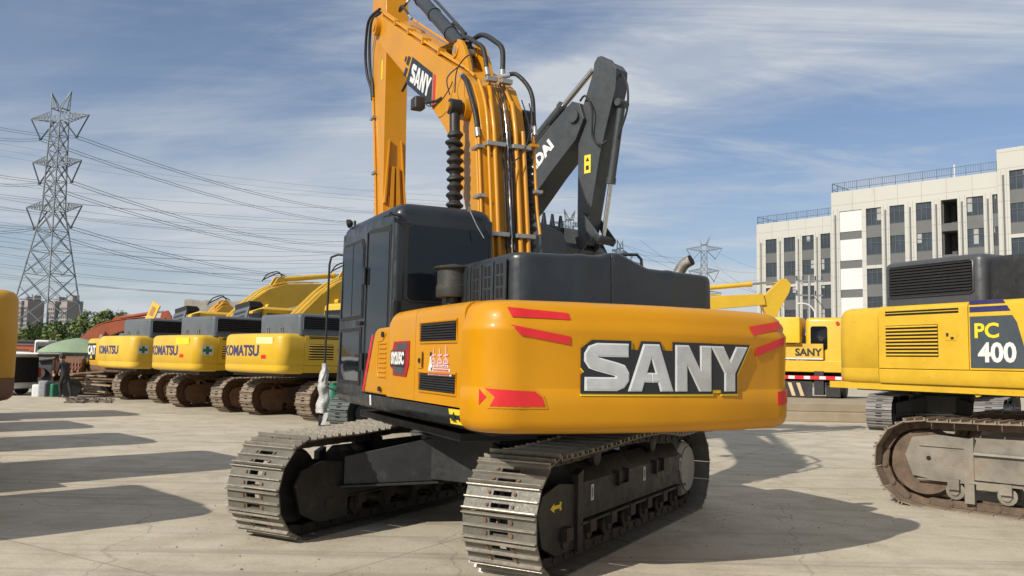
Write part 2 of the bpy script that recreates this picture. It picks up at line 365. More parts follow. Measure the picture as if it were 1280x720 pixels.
# ------------------------------------------------------------------ ground
def ground_mat():
    m = bpy.data.materials.new('concrete_yard'); nt, ns, ls, b = nodes_of(m)
    g = coords(ns, ls)
    n1 = noise_tex(ns, ls, g, .18, 6, .6); n2 = noise_tex(ns, ls, g, 1.7, 8, .68, .3); n3 = noise_tex(ns, ls, g, 26, 5, .7)
    base = ramp(ns, [(.28, (.46, .405, .31)), (.72, (.58, .52, .41))]); ls.new(n1, base.inputs[0])
    r2 = ramp(ns, [(.3, (.74, .72, .68)), (.55, (1, 1, 1)), (.8, (1.12, 1.1, 1.08))]); ls.new(n2, r2.inputs[0])
    c = mixc(ns, ls, 1., base.outputs[0], r2.outputs[0], 'MULTIPLY')
    r3 = ramp(ns, [(.3, (.86, .85, .83)), (.6, (1.03, 1.03, 1.03))]); ls.new(n3, r3.inputs[0])
    c = mixc(ns, ls, 1., c, r3.outputs[0], 'MULTIPLY')
    # crawler and tyre scuffs: long thin streaks in two directions
    for rot, sc, lo in ((63, (.22, 9, 1), .60), (35, (.3, 7, 1), .64), (-20, (.2, 6, 1), .63)):
        tcn = ns.new('ShaderNodeTexCoord'); mp = ns.new('ShaderNodeMapping'); ls.new(tcn.outputs['Object'], mp.inputs[0])
        mp.inputs['Rotation'].default_value = (0, 0, radians(rot)); mp.inputs['Scale'].default_value = sc
        s_ = noise_tex(ns, ls, mp.outputs[0], .55, 5, .55, .5)
        rr = ramp(ns, [(lo - .03, (0, 0, 0)), (lo + .07, (1, 1, 1))]); ls.new(s_, rr.inputs[0])
        mm = ns.new('ShaderNodeMath'); mm.operation = 'MULTIPLY'; mm.inputs[1].default_value = .48; ls.new(rr.outputs[0], mm.inputs[0])
        c = mixc(ns, ls, mm.outputs[0], c, (.27, .23, .18))
    # oil spots
    o_ = noise_tex(ns, ls, g, .62, 7, .62, .6); ro = ramp(ns, [(.69, (0, 0, 0)), (.75, (1, 1, 1))]); ls.new(o_, ro.inputs[0])
    mo = ns.new('ShaderNodeMath'); mo.operation = 'MULTIPLY'; mo.inputs[1].default_value = .7; ls.new(ro.outputs[0], mo.inputs[0])
    c = mixc(ns, ls, mo.outputs[0], c, (.16, .14, .12))
    # pale scraped patches
    o2 = noise_tex(ns, ls, g, .33, 8, .7, 1.2); rp = ramp(ns, [(.60, (0, 0, 0)), (.70, (1, 1, 1))]); ls.new(o2, rp.inputs[0])
    mp2 = ns.new('ShaderNodeMath'); mp2.operation = 'MULTIPLY'; mp2.inputs[1].default_value = .5; ls.new(rp.outputs[0], mp2.inputs[0])
    c = mixc(ns, ls, mp2.outputs[0], c, (.56, .52, .44))
    # slab joints and random cracks
    tcn = ns.new('ShaderNodeTexCoord'); mp = ns.new('ShaderNodeMapping'); ls.new(tcn.outputs['Object'], mp.inputs[0])
    mp.inputs['Rotation'].default_value = (0, 0, radians(-58)); mp.inputs['Location'].default_value = (1.3, .8, 0)
    br = ns.new('ShaderNodeTexBrick'); br.offset = 0; br.inputs['Scale'].default_value = 1; br.inputs['Brick Width'].default_value = 5.2
    br.inputs['Row Height'].default_value = 5.2; br.inputs['Mortar Size'].default_value = .011; br.inputs['Mortar Smooth'].default_value = .3
    wv = ns.new('ShaderNodeVectorMath'); wv.operation = 'ADD'; nn = ns.new('ShaderNodeTexNoise'); nn.inputs['Scale'].default_value = 3
    ls.new(mp.outputs[0], nn.inputs['Vector']); sc_ = ns.new('ShaderNodeVectorMath'); sc_.operation = 'SCALE'; sc_.inputs['Scale'].default_value = .03
    ls.new(nn.outputs['Color'], sc_.inputs[0]); ls.new(mp.outputs[0], wv.inputs[0]); ls.new(sc_.outputs[0], wv.inputs[1]); ls.new(wv.outputs[0], br.inputs['Vector'])
    mj = ns.new('ShaderNodeMath'); mj.operation = 'MULTIPLY'; mj.inputs[1].default_value = .5; ls.new(br.outputs['Fac'], mj.inputs[0])
    c = mixc(ns, ls, mj.outputs[0], c, (.17, .15, .12))
    vo = ns.new('ShaderNodeTexVoronoi'); vo.feature = 'DISTANCE_TO_EDGE'; vo.inputs['Scale'].default_value = .26
    wv2 = ns.new('ShaderNodeVectorMath'); wv2.operation = 'ADD'; sc2 = ns.new('ShaderNodeVectorMath'); sc2.operation = 'SCALE'; sc2.inputs['Scale'].default_value = .9
    n5 = ns.new('ShaderNodeTexNoise'); n5.inputs['Scale'].default_value = .9; n5.inputs['Detail'].default_value = 6; ls.new(g, n5.inputs['Vector'])
    ls.new(n5.outputs['Color'], sc2.inputs[0]); ls.new(g, wv2.inputs[0]); ls.new(sc2.outputs[0], wv2.inputs[1]); ls.new(wv2.outputs[0], vo.inputs['Vector'])
    rc = ramp(ns, [(.0, (1, 1, 1)), (.0028, (0, 0, 0))]); ls.new(vo.outputs['Distance'], rc.inputs[0])
    mc = ns.new('ShaderNodeMath'); mc.operation = 'MULTIPLY'; mc.inputs[1].default_value = .45; ls.new(rc.outputs[0], mc.inputs[0])
    c = mixc(ns, ls, mc.outputs[0], c, (.18, .155, .125))
    ls.new(c, b.inputs['Base Color']); b.inputs['Roughness'].default_value = .82; b.inputs['Specular IOR Level'].default_value = .3
    bp = ns.new('ShaderNodeBump'); bp.inputs['Strength'].default_value = .35; bp.inputs['Distance'].default_value = .012
    ls.new(noise_tex(ns, ls, g, 40, 6, .7), bp.inputs['Height']); ls.new(bp.outputs[0], b.inputs['Normal'])
    return m
g = MB(); g.add([(-90, -40, 0), (130, -40, 0), (130, 62, 0), (-90, 62, 0)], [(0, 1, 2, 3)])
tag(g.build('yard_pavement', ground_mat()), kind='structure')
M_EARTH = surf('dry_earth', (.17, .15, .09), .95, var=.3, vscale=.06, dirt=(.10, .12, .05), dirt_amt=.6, dirt_scale=.04)
g = MB(); g.add([(-3500, -3500, -.03), (3500, -3500, -.03), (3500, 3500, -.03), (-3500, 3500, -.03)], [(0, 1, 2, 3)])
tag(g.build('ground', M_EARTH), kind='structure')

# ------------------------------------------------------------------ crawler tracks
def track_path(L, ri, rs, zi, zs, hump, TG):
    """closed loop (y,z) of the shoe plates: idler end at -y, sprocket end at +y"""
    P = []
    yi, ys = -(L/2-ri), (L/2-rs)
    for k in range(0, 13):
        a = radians(270 - k*(170/12)); P.append((yi + ri*cos(a), zi + ri*sin(a)))
    P += [(-TG*.55, hump-.03), (-.1, hump+.01), (.6, hump), (TG*.7, hump-.06)]
    for k in range(0, 12):
        a = radians(75 - k*(165/11)); P.append((ys + rs*cos(a), zs + rs*sin(a)))
    top = catmull([Vector((p[0], p[1], 0)) for p in P], 4)
    n = 40; y0, y1 = top[-1].x, top[0].x
    bot = [Vector((y0 + (y1-y0)*i/n, top[-1].y + (top[0].y-top[-1].y)*i/n, 0)) for i in range(1, n)]
    return [(p.x, p.y) for p in top+bot]
def resample(path, N, phase=0.):
    n = len(path); L = [hypot(path[(i+1) % n][0]-path[i][0], path[(i+1) % n][1]-path[i][1]) for i in range(n)]
    tot = sum(L); out = []; i = 0; acc = 0.
    for k in range(N):
        s_ = (k+phase) * tot/N
        while acc + L[i] < s_: acc += L[i]; i += 1
        t = (s_-acc)/L[i]; a, b = path[i], path[(i+1) % n]
        out.append((a[0]+(b[0]-a[0])*t, a[1]+(b[1]-a[1])*t))
    res = []
    for k in range(N):
        a, b = out[k-1], out[(k+1) % N]; d = Vector((b[0]-a[0], b[1]-a[1])).normalized()
        res.append((out[k], d))
    return res, tot/N
def shoe_mb(W, P, mb=None, M=None, detail=True, wear=0):
    """shoe in local frame: x width, y along the track, z outward"""
    mb = mb or MB(); h = P*.5-.004
    b = lambda *a, mi=0: mb.box(*a, mi=mi, M=M)
    if detail:
        for x0, x1 in ((-W/2, -.075), (.075, W/2)): b(x0, x1, -h, h, -.012, 0)
        g1, g2 = -.048*P/.19, .040*P/.19
        ys = [-h, g1-.017, g1+.017, g2-.017, g2+.017, h]
        for i in (0, 2, 4): b(-.0748, .0748, ys[i], ys[i+1], -.012, -.0002)
        b(-.012, .012, -h*.7, g1-.018, -.010, .0)
        for x in (-.105, .105):
            for y in (g1, g2):
                c0 = Vector((x, y, 0)); c1 = Vector((x, y, .014))
                if M is not None: c0 = M @ c0; c1 = M @ c1
                mb.cyl(c0, c1, .015, .013, seg=6, mi=2)
        for y, hh in ((-h+.006, .030), (-.004, .026), (h-.008, .030)):
            prof = [(y-.008, .0003), (y+.008, .0003), (y+.004, hh), (y-.004, hh)]
            mb.prism([(p[0], p[1]) for p in prof], 'x', -W/2, W/2, mi=1, M=M)
    else:
        b(-W/2, W/2, -h, h, -.014, 0)
        for y in (-h+.012, 0, h-.012): b(-W/2, W/2, y-.008, y+.008, .0003, .026, mi=1)
        b(-.07, .07, -.05, -.02, -.002, .002, mi=3); b(-.07, .07, .02, .05, -.002, .002, mi=3)
    return mb
def shoe_matrix(x, pt, d):
    t = Vector((0, d.x, d.y)); xw = Vector((1, 0, 0)); n = xw.cross(t)
    # path runs clockwise seen from +x (idler end up, over the top): outward normal is t rotated
    return Matrix(((xw.x, t.x, n.x, x), (xw.y, t.y, n.y, pt[0]), (xw.z, t.z, n.z, pt[1]), (0, 0, 0, 1)))

def undercarriage(root, delta, L=4.24, gauge=2.4, W=.6, hgt=.92, TG=1.72, N=49, detail=False, mats=None, cache=None, clearance=.42):
    mats = mats or dict(shoe=M_SHOEO, grouser=M_SHOEO, frame=M_RUSTY, body=M_BLK, drive=M_RUSTY)
    if cache is not None and 'uc' in cache:
        c = copy_tree(cache['uc'], root); c.rotation_euler = (0, 0, delta); return c
    g = gauge/2; s = hgt/.92
    ri, rs = .43*s, .43*s; zi, zs = .43*s, .44*s
    # --- car body
    b = MB()
    for sx in (-1, 1):
        for sy in (-1, 1):
            xo, xi = sx*(g-.22), sx*.25
            yo, yi = sy*1.05, sy*.42
            bot = [(xo, yo-.17, .40*s), (xo, yo+.17, .40*s), (xi, yi+.26, .44*s), (xi, yi-.26, .44*s)]
            top = [(xo, yo-.17, .66*s), (xo, yo+.17, .66*s), (xi, yi+.26, .86*s), (xi, yi-.26, .86*s)]
            b.hull8(bot, top)
            fl = .05  # bottom flange plate of each leg
            bot2 = [(xo, yo-.17-fl, .375*s), (xo, yo+.17+fl, .375*s), (xi, yi+.26+fl, .415*s), (xi, yi-.26-fl, .415*s)]
            top2 = [(xo, yo-.17-fl, .398*s), (xo, yo+.17+fl, .398*s), (xi, yi+.26+fl, .438*s), (xi, yi-.26-fl, .438*s)]
            b.hull8(bot2, top2)
    b.prism([(-.62, -.5), (-.4, -.74), (.4, -.74), (.62, -.5), (.62, .5), (.4, .74), (-.4, .74), (-.62, .5)], 'z', .45*s, .865*s)
    b.cyl((0, 0, .865*s), (0, 0, .93*s), .66, seg=40)
    b.cyl((0, 0, .93*s), (0, 0, 1.06*s), .58, seg=40)
    uc = b.build('undercarriage', mats['body'], root, bevel=.008 if detail else 0)
    uc.rotation_euler = (0, 0, delta)
    path = track_path(L, ri, rs, zi, zs, .90*s, TG)
    for side in (-1, 1):
        x = side*g
        sh, P = resample(path, N, .35 if side > 0 else .1)
        if detail:
            proto = shoe_mb(W, P).build('track_shoe', [mats['shoe'], mats['grouser'], M_RUSTY, M_VOID], uc, ang=30)
            first = True
            for (pt, d) in sh:
                o = proto if first else proto.copy()
                if not first: C.objects.link(o)
                first = False; o.parent = uc
                Mx = shoe_matrix(x, pt, d)
                o.matrix_local = Mx @ Matrix.Rotation(random.uniform(-.015, .015), 4, 'X') @ Matrix.Translation((0, 0, random.uniform(-.002, .002)))
        else:
            mb = MB()
            for (pt, d) in sh: shoe_mb(W, P, mb, shoe_matrix(x, pt, d), detail=False)
            mb.build('track', [mats['shoe'], mats['grouser'], M_RUSTY, M_VOID], uc, ang=30)
        # --- chain
        ch = MB()
        for (pt, d) in sh:
            Mx = shoe_matrix(x, pt, d)
            for sx in (-1, 1):
                prof = [(-P*.55, -.018), (P*.38, -.018), (P*.5, -.05), (P*.5, -.085), (P*.3, -.10), (-P*.2, -.095), (-P*.55, -.10), (-P*.62, -.06)]
                ch.prism(prof, 'x', sx*.075, sx*.115, M=Mx)
            a_ = Mx @ Vector((-.125, P*.48, -.06)); b_ = Mx @ Vector((.125, P*.48, -.06)); ch.cyl(a_, b_, .028, seg=8)
        ch.build('track_chain', M_CHAIN if detail else (M_CHAINR if L > 5 else mats['frame']), uc, ang=30)
        # --- frame
        xi, xo = x-side*.20, x+side*.17
        fb = MB()
        ya, yb = -(L/2-1.0), (L/2-.56)
        sec = [(xi, .30*s), (xi, .66*s), (x+side*.02, .74*s), (xo, .60*s), (xo, .31*s)]
        fb.prism(sec, 'y', ya, yb)
        fb.box(min(xi-.0, xo+side*.03), max(xi, xo+side*.03), ya, yb+.02, .275*s, .297*s)
        # idler guard
        gz = (.27, .70, .72, .68, .50, .30, .27) if L > 5 else (.10, .60, .64, .58, .45, .20, .10)
        fb.prism([(ya-.002, gz[0]*s), (ya-.002, gz[1]*s), (ya-.35, gz[2]*s), (ya-.62, gz[3]*s), (ya-.70, gz[4]*s), (ya-.62, gz[5]*s), (ya-.4, gz[6]*s)], 'x', xo-side*.05, xo-side*.015)
        fb.prism([(ya-.002, gz[0]*s), (ya-.002, gz[1]*s), (ya-.35, gz[2]*s), (ya-.62, gz[3]*s), (ya-.70, gz[4]*s), (ya-.62, gz[5]*s), (ya-.4, gz[6]*s)], 'x', xi, xi+side*.035)
        fb.prism([(ya-.06, .08*s), (ya-.06, .68*s), (ya+.04, .72*s), (ya+.04, .08*s)], 'x', xo-side*.052, xo+side*.018)
        fr = fb.build('track_frame', mats['frame'], uc, bevel=.006 if detail else 0)
        if detail:
            for yy in (-.35, .62):
                det = MB()
                for k in (0, .22):
                    det.box(min(xo-side*.06, xo+side*.035), max(xo-side*.06, xo+side*.035), yy+k, yy+k+.012, .50*s, .63*s)
                det.box(min(xo-side*.08, xo+side*.035), max(xo-side*.08, xo+side*.035), yy, yy+.23, .496*s, .51*s)
                det.build('step_bracket', mats['frame'], uc)
        # --- idler, sprocket, rollers
        idl = MB(); r = ri-.12
        if L > 5: idl.cyl((x+side*.05, -(L/2-ri), zi), (x+side*.10, -(L/2-ri), zi), r-.01, seg=36)
        idl.lathe([(r-.10, -.055), (r-.10, -.05), (r, -.05), (r, -.02), (r+.035, -.015), (r+.035, .015), (r, .02), (r, .05), (r-.10, .05), (.10, .03), (.10, .09), (.02, .09)], (x, -(L/2-ri), zi), (side, 0, 0), seg=28)
        idl.build('idler_wheel', M_CHAINR if L > 5 else mats['frame'], uc)
        sp = MB(); rs2 = rs-.10; pts = []
        for k in range(22):
            a0 = 2*pi*k/22
            for da, rr in ((-.09, rs2-.05), (-.04, rs2+.03), (.04, rs2+.03), (.09, rs2-.05)): pts.append(((L/2-rs)+rr*cos(a0+da), zs+rr*sin(a0+da)))
        sp.prism(pts, 'x', x-.03, x+.03)
        sp.build('sprocket', mats['frame'], uc)
        dr = MB(); dr.lathe([(.29, -.12), (.29, .10), (.26, .13), (.24, .135), (.235, .155), (.02, .158)], (x+side*.03, L/2-rs, zs), (side, 0, 0), seg=32)
        dr.build('final_drive', [mats['drive']], uc)
        nr = 7 if L < 4.6 else 8
        for k in range(nr):
            rl = MB(); yy = -TG+.35 + k*(2*TG-.75)/(nr-1)
            rl.lathe([(.05, -.17), (.05, -.15), (.10, -.14), (.10, -.12), (.075, -.115), (.075, -.05), (.06, 0), (.075, .05), (.075, .115), (.10, .12), (.10, .14), (.05, .15), (.05, .17)], (x, yy, .185*s), (1, 0, 0), seg=14)
            rl.box(x-.21, x-.15, yy-.06, yy+.06, .2*s, .30*s); rl.box(x+.15, x+.21, yy-.06, yy+.06, .2*s, .30*s)
            rl.build('bottom_roller', M_CHAIN if detail else mats['frame'], uc)
        for yy in (-.65, .75):
            cr = MB()
            cr.lathe([(.05, -.13), (.08, -.12), (.08, -.07), (.055, -.06), (.055, .06), (.08, .07), (.08, .12), (.05, .13)], (x, yy, .775*s), (1, 0, 0), seg=14)
            cr.box(x-side*.2-.02, x-side*.12+.02, yy-.05, yy+.05, .6*s, .80*s)
            cr.build('carrier_roller', mats['frame'], uc)
    if cache is not None: cache['uc'] = uc
    return uc

# ------------------------------------------------------------------ counterweight shape shared by all excavators
def cw_outline(W, yf, r, tail, bulge, inset=0., n=18):
    W = W-inset; r = max(.06, r-inset*.5); t = tail+inset; pts = [(-W, yf)]
    yc = t+bulge
    for i in range(0, 10):
        a = i/9*pi/2; pts.append((-W+r-r*cos(a), yc+r-r*sin(a)))
    for i in range(1, n):
        x = -W+r+(2*W-2*r)*i/n; u = x/(W-r); pts.append((x, t+bulge*u*u))
    for i in range(0, 10):
        a = i/9*pi/2; pts.append((W-r+r*sin(a), yc+r-r*cos(a)))
    pts.append((W, yf)); return pts
def cw_surface(W, r, tail, bulge):
    """u along the rear (x), v = z, w outward -> xyz; goes round the corners"""
    L0 = W-r
    def f(u, v, w):
        yc = tail+bulge
        if abs(u) <= L0: return (u, tail+bulge*(u/L0)**2-w, v)
        s_ = 1 if u > 0 else -1; a = (abs(u)-L0)/r
        if a <= pi/2: return (s_*(L0+(r+w)*sin(a)), yc+r-(r+w)*cos(a), v)
        return (s_*(W+w), yc+r+(a-pi/2)*r, v)
    return f
def counterweight(root, W, yf, r, tail, bulge, prof, mat, mats=None, mi=None, name='counterweight'):
    rings = [[(x, y, z) for x, y in cw_outline(W, yf, r, tail, bulge, ins)] for z, ins in prof]
    b = MB()
    n = len(rings[0])
    for j in range(len(rings)-1):
        b.loft([rings[j], rings[j+1]], caps=False, mi=(mi[j] if mi else 0))
    b.add(rings[0], [tuple(range(n))[::-1]], mi[0] if mi else 0); b.add(rings[-1], [tuple(range(n))], mi[-1] if mi else 0)
    bm_mats = mats or mat
    o = b.build(name, bm_mats, root, ang=50)
    # weld the rings
    bm = bmesh.new(); bm.from_mesh(o.data); bmesh.ops.remove_doubles(bm, verts=bm.verts, dist=1e-5); bmesh.ops.recalc_face_normals(bm, faces=bm.faces); bm.to_mesh(o.data); bm.free()
    o.data.shade_smooth(); o.data.set_sharp_from_angle(angle=radians(50))
    return o

def rbox(mb, x0, x1, y0, y1, z0, z1, r=.06, mi=0, seg=4, axis='z'):
    """box with rounded vertical edges and a rounded top rim"""
    def ring(ins, z):
        rr = max(.01, r-ins*.3); p = []
        for cx_, cy_, a0 in ((x1-rr-ins, y1-rr-ins, 0), (x0+rr+ins, y1-rr-ins, 90), (x0+rr+ins, y0+rr+ins, 180), (x1-rr-ins, y0+rr+ins, 270)):
            for k in range(seg+1):
                a = radians(a0 + 90*k/seg); p.append((cx_+rr*cos(a), cy_+rr*sin(a), z))
        return p
    q = min(r, (z1-z0)/2)*.8
    rings = [ring(0, z0)] + [ring(q*(1-cos(t)), z1-q+q*sin(t)) for t in (0, .4, .8, 1.2, pi/2)]
    mb.loft(rings, mi=mi); return mb

def louvers(root, name, x, y0, y1, z0, z1, n, side, mat_slat, mat_back, tilt=.5, depth=.02):
    """grille over a dark back plate painted as its shaded recess, on a plane x=const, slats run along y"""
    b = MB(); xa, xb = (x, x+side*.003)
    b.box(min(xa, xb), max(xa, xb), y0, y1, z0, z1, mi=1)
    h = (z1-z0)/n
    for k in range(n):
        z = z0+h*(k+.5)
        b.prism([(x+side*.003, z-h*.18), (x+side*depth, z-h*.38), (x+side*depth, z-h*.26), (x+side*.003, z+h*.20)], 'y', y0+.008, y1-.008)
    return b.build(name, [mat_slat, mat_back], root)

# ================================================================== MAIN EXCAVATOR
AZ_U, AZ_T = -25., 29.2
R0 = thing('excavator', 'amber excavator in the foreground with silver lettering across its counterweight and a black cab', 'excavator', (-.077, 8.49, 0), -radians(AZ_U))
undercarriage(R0, radians(AZ_U-AZ_T), detail=True, mats=dict(shoe=M_SHOE, grouser=M_GROU, frame=M_FRAMEB, body=M_BLK, drive=surf('pale_drive_cover', (.30, .29, .26), .5, var=.1, dirt=(.12, .1, .08), dirt_amt=.3)))
uc0 = [o for o in R0.children if o.name.startswith('undercarriage')][0]
# small decals on the right track frame
for (y, z) in ((-.90, .44), (.33, .46), (1.43, .44)):
    decal('white_label', [[(0, 0), (.055, 0), (.055, .13), (0, .13)]], lambda u, v, w, y=y, z=z: (1.37+w, y+u, z+v), M_DWHITE, uc0)
    decal('label_mark', [[(.015, .02), (.022, .02), (.022, .11), (.015, .11)], [(.03, .03), (.038, .03), (.038, .10), (.03, .10)]], lambda u, v, w, y=y, z=z: (1.37+w, y+u, z+v), M_INK, uc0, .0055, .0065)
decal('yellow_arrow', [[(0, .03), (.05, .065), (.05, .045), (.13, .045), (.12, .065), (.15, .06), (.14, .03), (.15, 0), (.12, .0), (.13, .018), (.05, .018), (.05, -.005)]], lambda u, v, w: (1.355+w, -1.62+u*1.3, .44+v), M_LABY, uc0)

# --- counterweight
CW = dict(W=1.36, r=.30, tail=-2.82, bulge=.12)
prof = [(1.085, .13), (1.09, .085), (1.105, .045), (1.135, .015), (1.18, .002), (1.28, 0), (1.375, 0), (1.385, .010), (1.40, .012), (1.60, .006), (1.775, .002), (1.80, .0), (1.835, .020), (1.88, .030), (1.93, .045), (1.962, .075), (1.982, .115), (1.992, .17)]
cw = counterweight(R0, 1.36, -2.28, .30, -2.82, .12, prof, M_AMBER)
CS = cw_surface(1.36, .30, -2.82, .12)
# logo letters: u,v in letter space
def stroke(pts, wd):
    n = len(pts); Lp, Rp = [], []
    for i, p in enumerate(pts):
        p = Vector(p); a = Vector(pts[max(i-1, 0)]); c = Vector(pts[min(i+1, n-1)])
        if i == 0: d = (c-p).normalized(); k = 1
        elif i == n-1: d = (p-a).normalized(); k = 1
        else:
            d1 = (p-a).normalized(); d2 = (c-p).normalized(); d = (d1+d2).normalized(); k = 1/max(.4, d.dot(d1))
        nn = Vector((-d.y, d.x)); Lp.append(tuple(p+nn*wd/2*k)); Rp.append(tuple(p-nn*wd/2*k))
    return Lp+Rp[::-1]
LET = {
 'S': [stroke([(1.0, .86), (.30, .86), (.19, .82), (.14, .74), (.14, .66), (.19, .59), (.30, .555), (.72, .455), (.83, .42), (.88, .34), (.88, .26), (.82, .18), (.72, .14), (.02, .14)], .27)],
 'A': [[(0, 0), (.36, 1), (.74, 1), (1.1, 0), (.79, 0), (.73, .19), (.55, .19), (.55, .38), (.67, .38), (.55, .72), (.43, .38), (.5499, .38), (.5499, .19), (.37, .19), (.31, 0)]],
 'N': [[(0, 0), (0, 1), (.34, 1), (.68, .44), (.68, 1), (.98, 1), (.98, 0), (.65, 0), (.30, .58), (.30, 0)]],
 'Y': [[(.36, 0), (.36, .40), (-.04, 1), (.31, 1), (.52, .66), (.73, 1), (1.08, 1), (.67, .40), (.67, 0)]]}
def logo(fn, x0, x1, z0, z1, parent, plate=True, mat=M_SILVER, slice_u=.09):
    hgt = z1-z0; xs = [0, 1.02, 2.20, 3.24]; tot = 3.24+1.08; sc = (x1-x0)/tot
    L = []
    for k, ch in enumerate('SANY'):
        for p in LET[ch]: L.append([(x0+(xs[k]+q[0])*sc, z0+q[1]*hgt) for q in p])
    if plate:
        simple = []
        for k, ch in enumerate('SANY'):
            base = {'S': [(0, .0), (.95, 0), (1.05, .1), (1.05, .5), (.9, .58), (1.02, .7), (1.02, 1), (.2, 1), (0, .85), (0, .5), (.1, .38), (0, .3)],
                    'A': [(-.02, 0), (.36, 1), (.74, 1), (1.12, 0)], 'N': [(0, 0), (0, 1), (.98, 1), (.98, 0)], 'Y': [(.33, 0), (.33, .4), (-.04, 1), (1.08, 1), (.7, .4), (.7, 0)]}[ch]
            simple.append([(x0+(xs[k]+q[0])*sc, z0+q[1]*hgt) for q in base])
        band = [(x0+.6*sc, z0+.06*hgt), (x0+3.75*sc, z0+.06*hgt), (x0+3.6*sc, z0+.84*hgt), (x0+.6*sc, z0+.84*hgt)]
        decal('lettering_rim', [offset_poly([(a+.005, b_-.010) for a, b_ in p], .026) for p in simple] + [offset_poly([(a, b_-.012) for a, b_ in band], .02)], fn, M_LABY, parent, -.002, .004, slice_u)
        decal('lettering_outline', [offset_poly(p, .022) for p in simple] + [offset_poly(band, .012)], fn, M_INK, parent, .0, .009, slice_u)  # dark printed outline and fill around the letters
        decal('lettering_edge', [offset_poly(p, .003) for p in L], fn, M_SILED, parent, .006, .014, slice_u)
        decal('lettering', [offset_poly(p, -.007) for p in L], fn, mat, parent, .012, .019, slice_u)
    else: decal('lettering', L, fn, mat, parent, .001, .006, slice_u)
def cw_inset(z):
    for (z0, i0), (z1, i1) in zip(prof, prof[1:]):
        if z <= z1: return i0+(i1-i0)*max(0, z-z0)/(z1-z0)
    return .17
fS = lambda u, v, w: CS(u, v, w+.002-(cw_inset(v) if v > 1.8 else 0))
SS = 1
logo(fS, -.665, .735, 1.385, 1.705, cw)
# red stripes (u runs round the left corner) and reflectors
LC = 1.06   # where the corner arc starts
def strip(pts, mat=M_RED, nm='red_stripe', w1=.0025): decal(nm, [pts], fS, mat, cw, -.003, w1, .05)
strip([(-1.20, 1.935), (-.76, 1.905), (-.75, 1.86), (-1.16, 1.868)])
strip([(-1.17, 1.815), (-.76, 1.745), (-.76, 1.69), (-1.10, 1.745)])
strip([(.80, 1.865), (1.20, 1.925), (1.20, 1.865), (.82, 1.80)])
strip([(.84, 1.70), (1.20, 1.80), (1.20, 1.74), (.85, 1.64)])
strip([(-1.335, 1.39), (-1.00, 1.375), (-.955, 1.34), (-.93, 1.275), (-1.30, 1.275), (-1.265, 1.335)], nm='red_reflector', w1=.007)
strip([(-1.385, 1.385), (-1.33, 1.335), (-1.385, 1.28)], nm='red_reflector')
decal('reflector_rim', [offset_poly([(-1.345, 1.395), (-.995, 1.383), (-.945, 1.345), (-.918, 1.267), (-1.31, 1.267), (-1.275, 1.335)], .006)], fS, M_AMBER, cw, -.003, .003, .05)
strip([(1.10, 1.375), (1.40, 1.405), (1.40, 1.30), (1.10, 1.27)], nm='red_reflector')
b = MB(); b.cyl((.52, -2.35, 1.055), (.52, -2.35, 1.09), .05); b.cyl((.62, -2.35, 1.055), (.62, -2.35, 1.09), .05); b.box(.49, .66, -2.4, -2.3, 1.06, 1.088)
b.build('mounting_bolt', M_BLK, R0)

# --- deck frame under everything
b = MB(); b.box(-1.0, 1.0, -2.05, 1.35, 1.02, 1.12); b.box(-.5, .5, -1.7, 1.7, .98, 1.085)
b.box(-1.05, -.35, -1.5, 1.5, .93, 1.0)
b.build('deck_frame', M_BLK, R0, bevel=.01)
# rounded black sill along the left side
def sill_ring(y, k=1.):
    return [(-1.10, y, 1.09), (-1.25, y, 1.095), (-1.305, y, 1.125), (-1.322, y, 1.17), (-1.315, y, 1.225), (-1.25, y, 1.235), (-1.10, y, 1.235)]
b = MB(); b.loft([sill_ring(-2.30), sill_ring(-1.2), sill_ring(.2), [(x*.99, y, z+.01) for x, y, z in sill_ring(1.52)], [(x*.93, y, z*.96+.05) for x, y, z in sill_ring(1.62)]])
sill = b.build('side_sill', M_CABP, R0, ang=45)
fSide = lambda u, v, w: (-1.322-w, -u, v)
decal('yellow_label', [[(1.98, 1.115), (2.26, 1.118), (2.26, 1.225), (1.98, 1.222)]], lambda u, v, w: (-1.323-w-(.0 if v > 1.16 else -.02), -u, v), M_LABY, sill)
decal('warning_mark', [[(2.04, 1.14), (2.12, 1.14), (2.08, 1.205)], [(2.15, 1.16), (2.20, 1.16), (2.20, 1.17), (2.15, 1.17)], [(2.2, 1.14), (2.215, 1.14), (2.215, 1.19), (2.2, 1.19)]], fSide, M_INK, sill, .004, .007)
decal('white_label', [[(-.12, 1.13), (-.07, 1.13), (-.09, 1.225), (-.14, 1.225)]], fSide, M_WHITE, sill)

# --- left body panels (amber)
def side_panel(name, y0, y1, ztop_a, ztop_b, front_round=False, x=-1.333, inner=-.84):
    """vertical sheet with rolled top edge between y0<y1"""
    b = MB(); rings = []
    ys = [y0+(y1-y0)*k/8 for k in range(9)]
    if front_round: ys = [y0, y0+.2, y0+.4, y1-.14, y1-.09, y1-.05, y1-.02, y1]
    for y in ys:
        t = (y-y0)/(y1-y0); zt = ztop_a+(ztop_b-ztop_a)*t
        if front_round:
            d = max(0, .14-(y1-y))/.14; zt -= .12*(1-sqrt(max(0, 1-d*d)))
        r = .09
        ring = [(inner, y, 1.24), (x, y, 1.24), (x, y, zt-r)] + [(x+r-r*cos(a), y, zt-r+r*sin(a)) for a in (.3, .6, .9, 1.2, pi/2)] + [(inner, y, zt+.004)]
        rings.append(ring)
    b.loft(rings)
    return b.build(name, M_AMBER, R0, ang=40)
p2 = side_panel('engine_door', -2.272, -1.212, 1.992, 1.995)
p1 = side_panel('engine_door', -1.204, -.44, 1.995, 1.985, True)
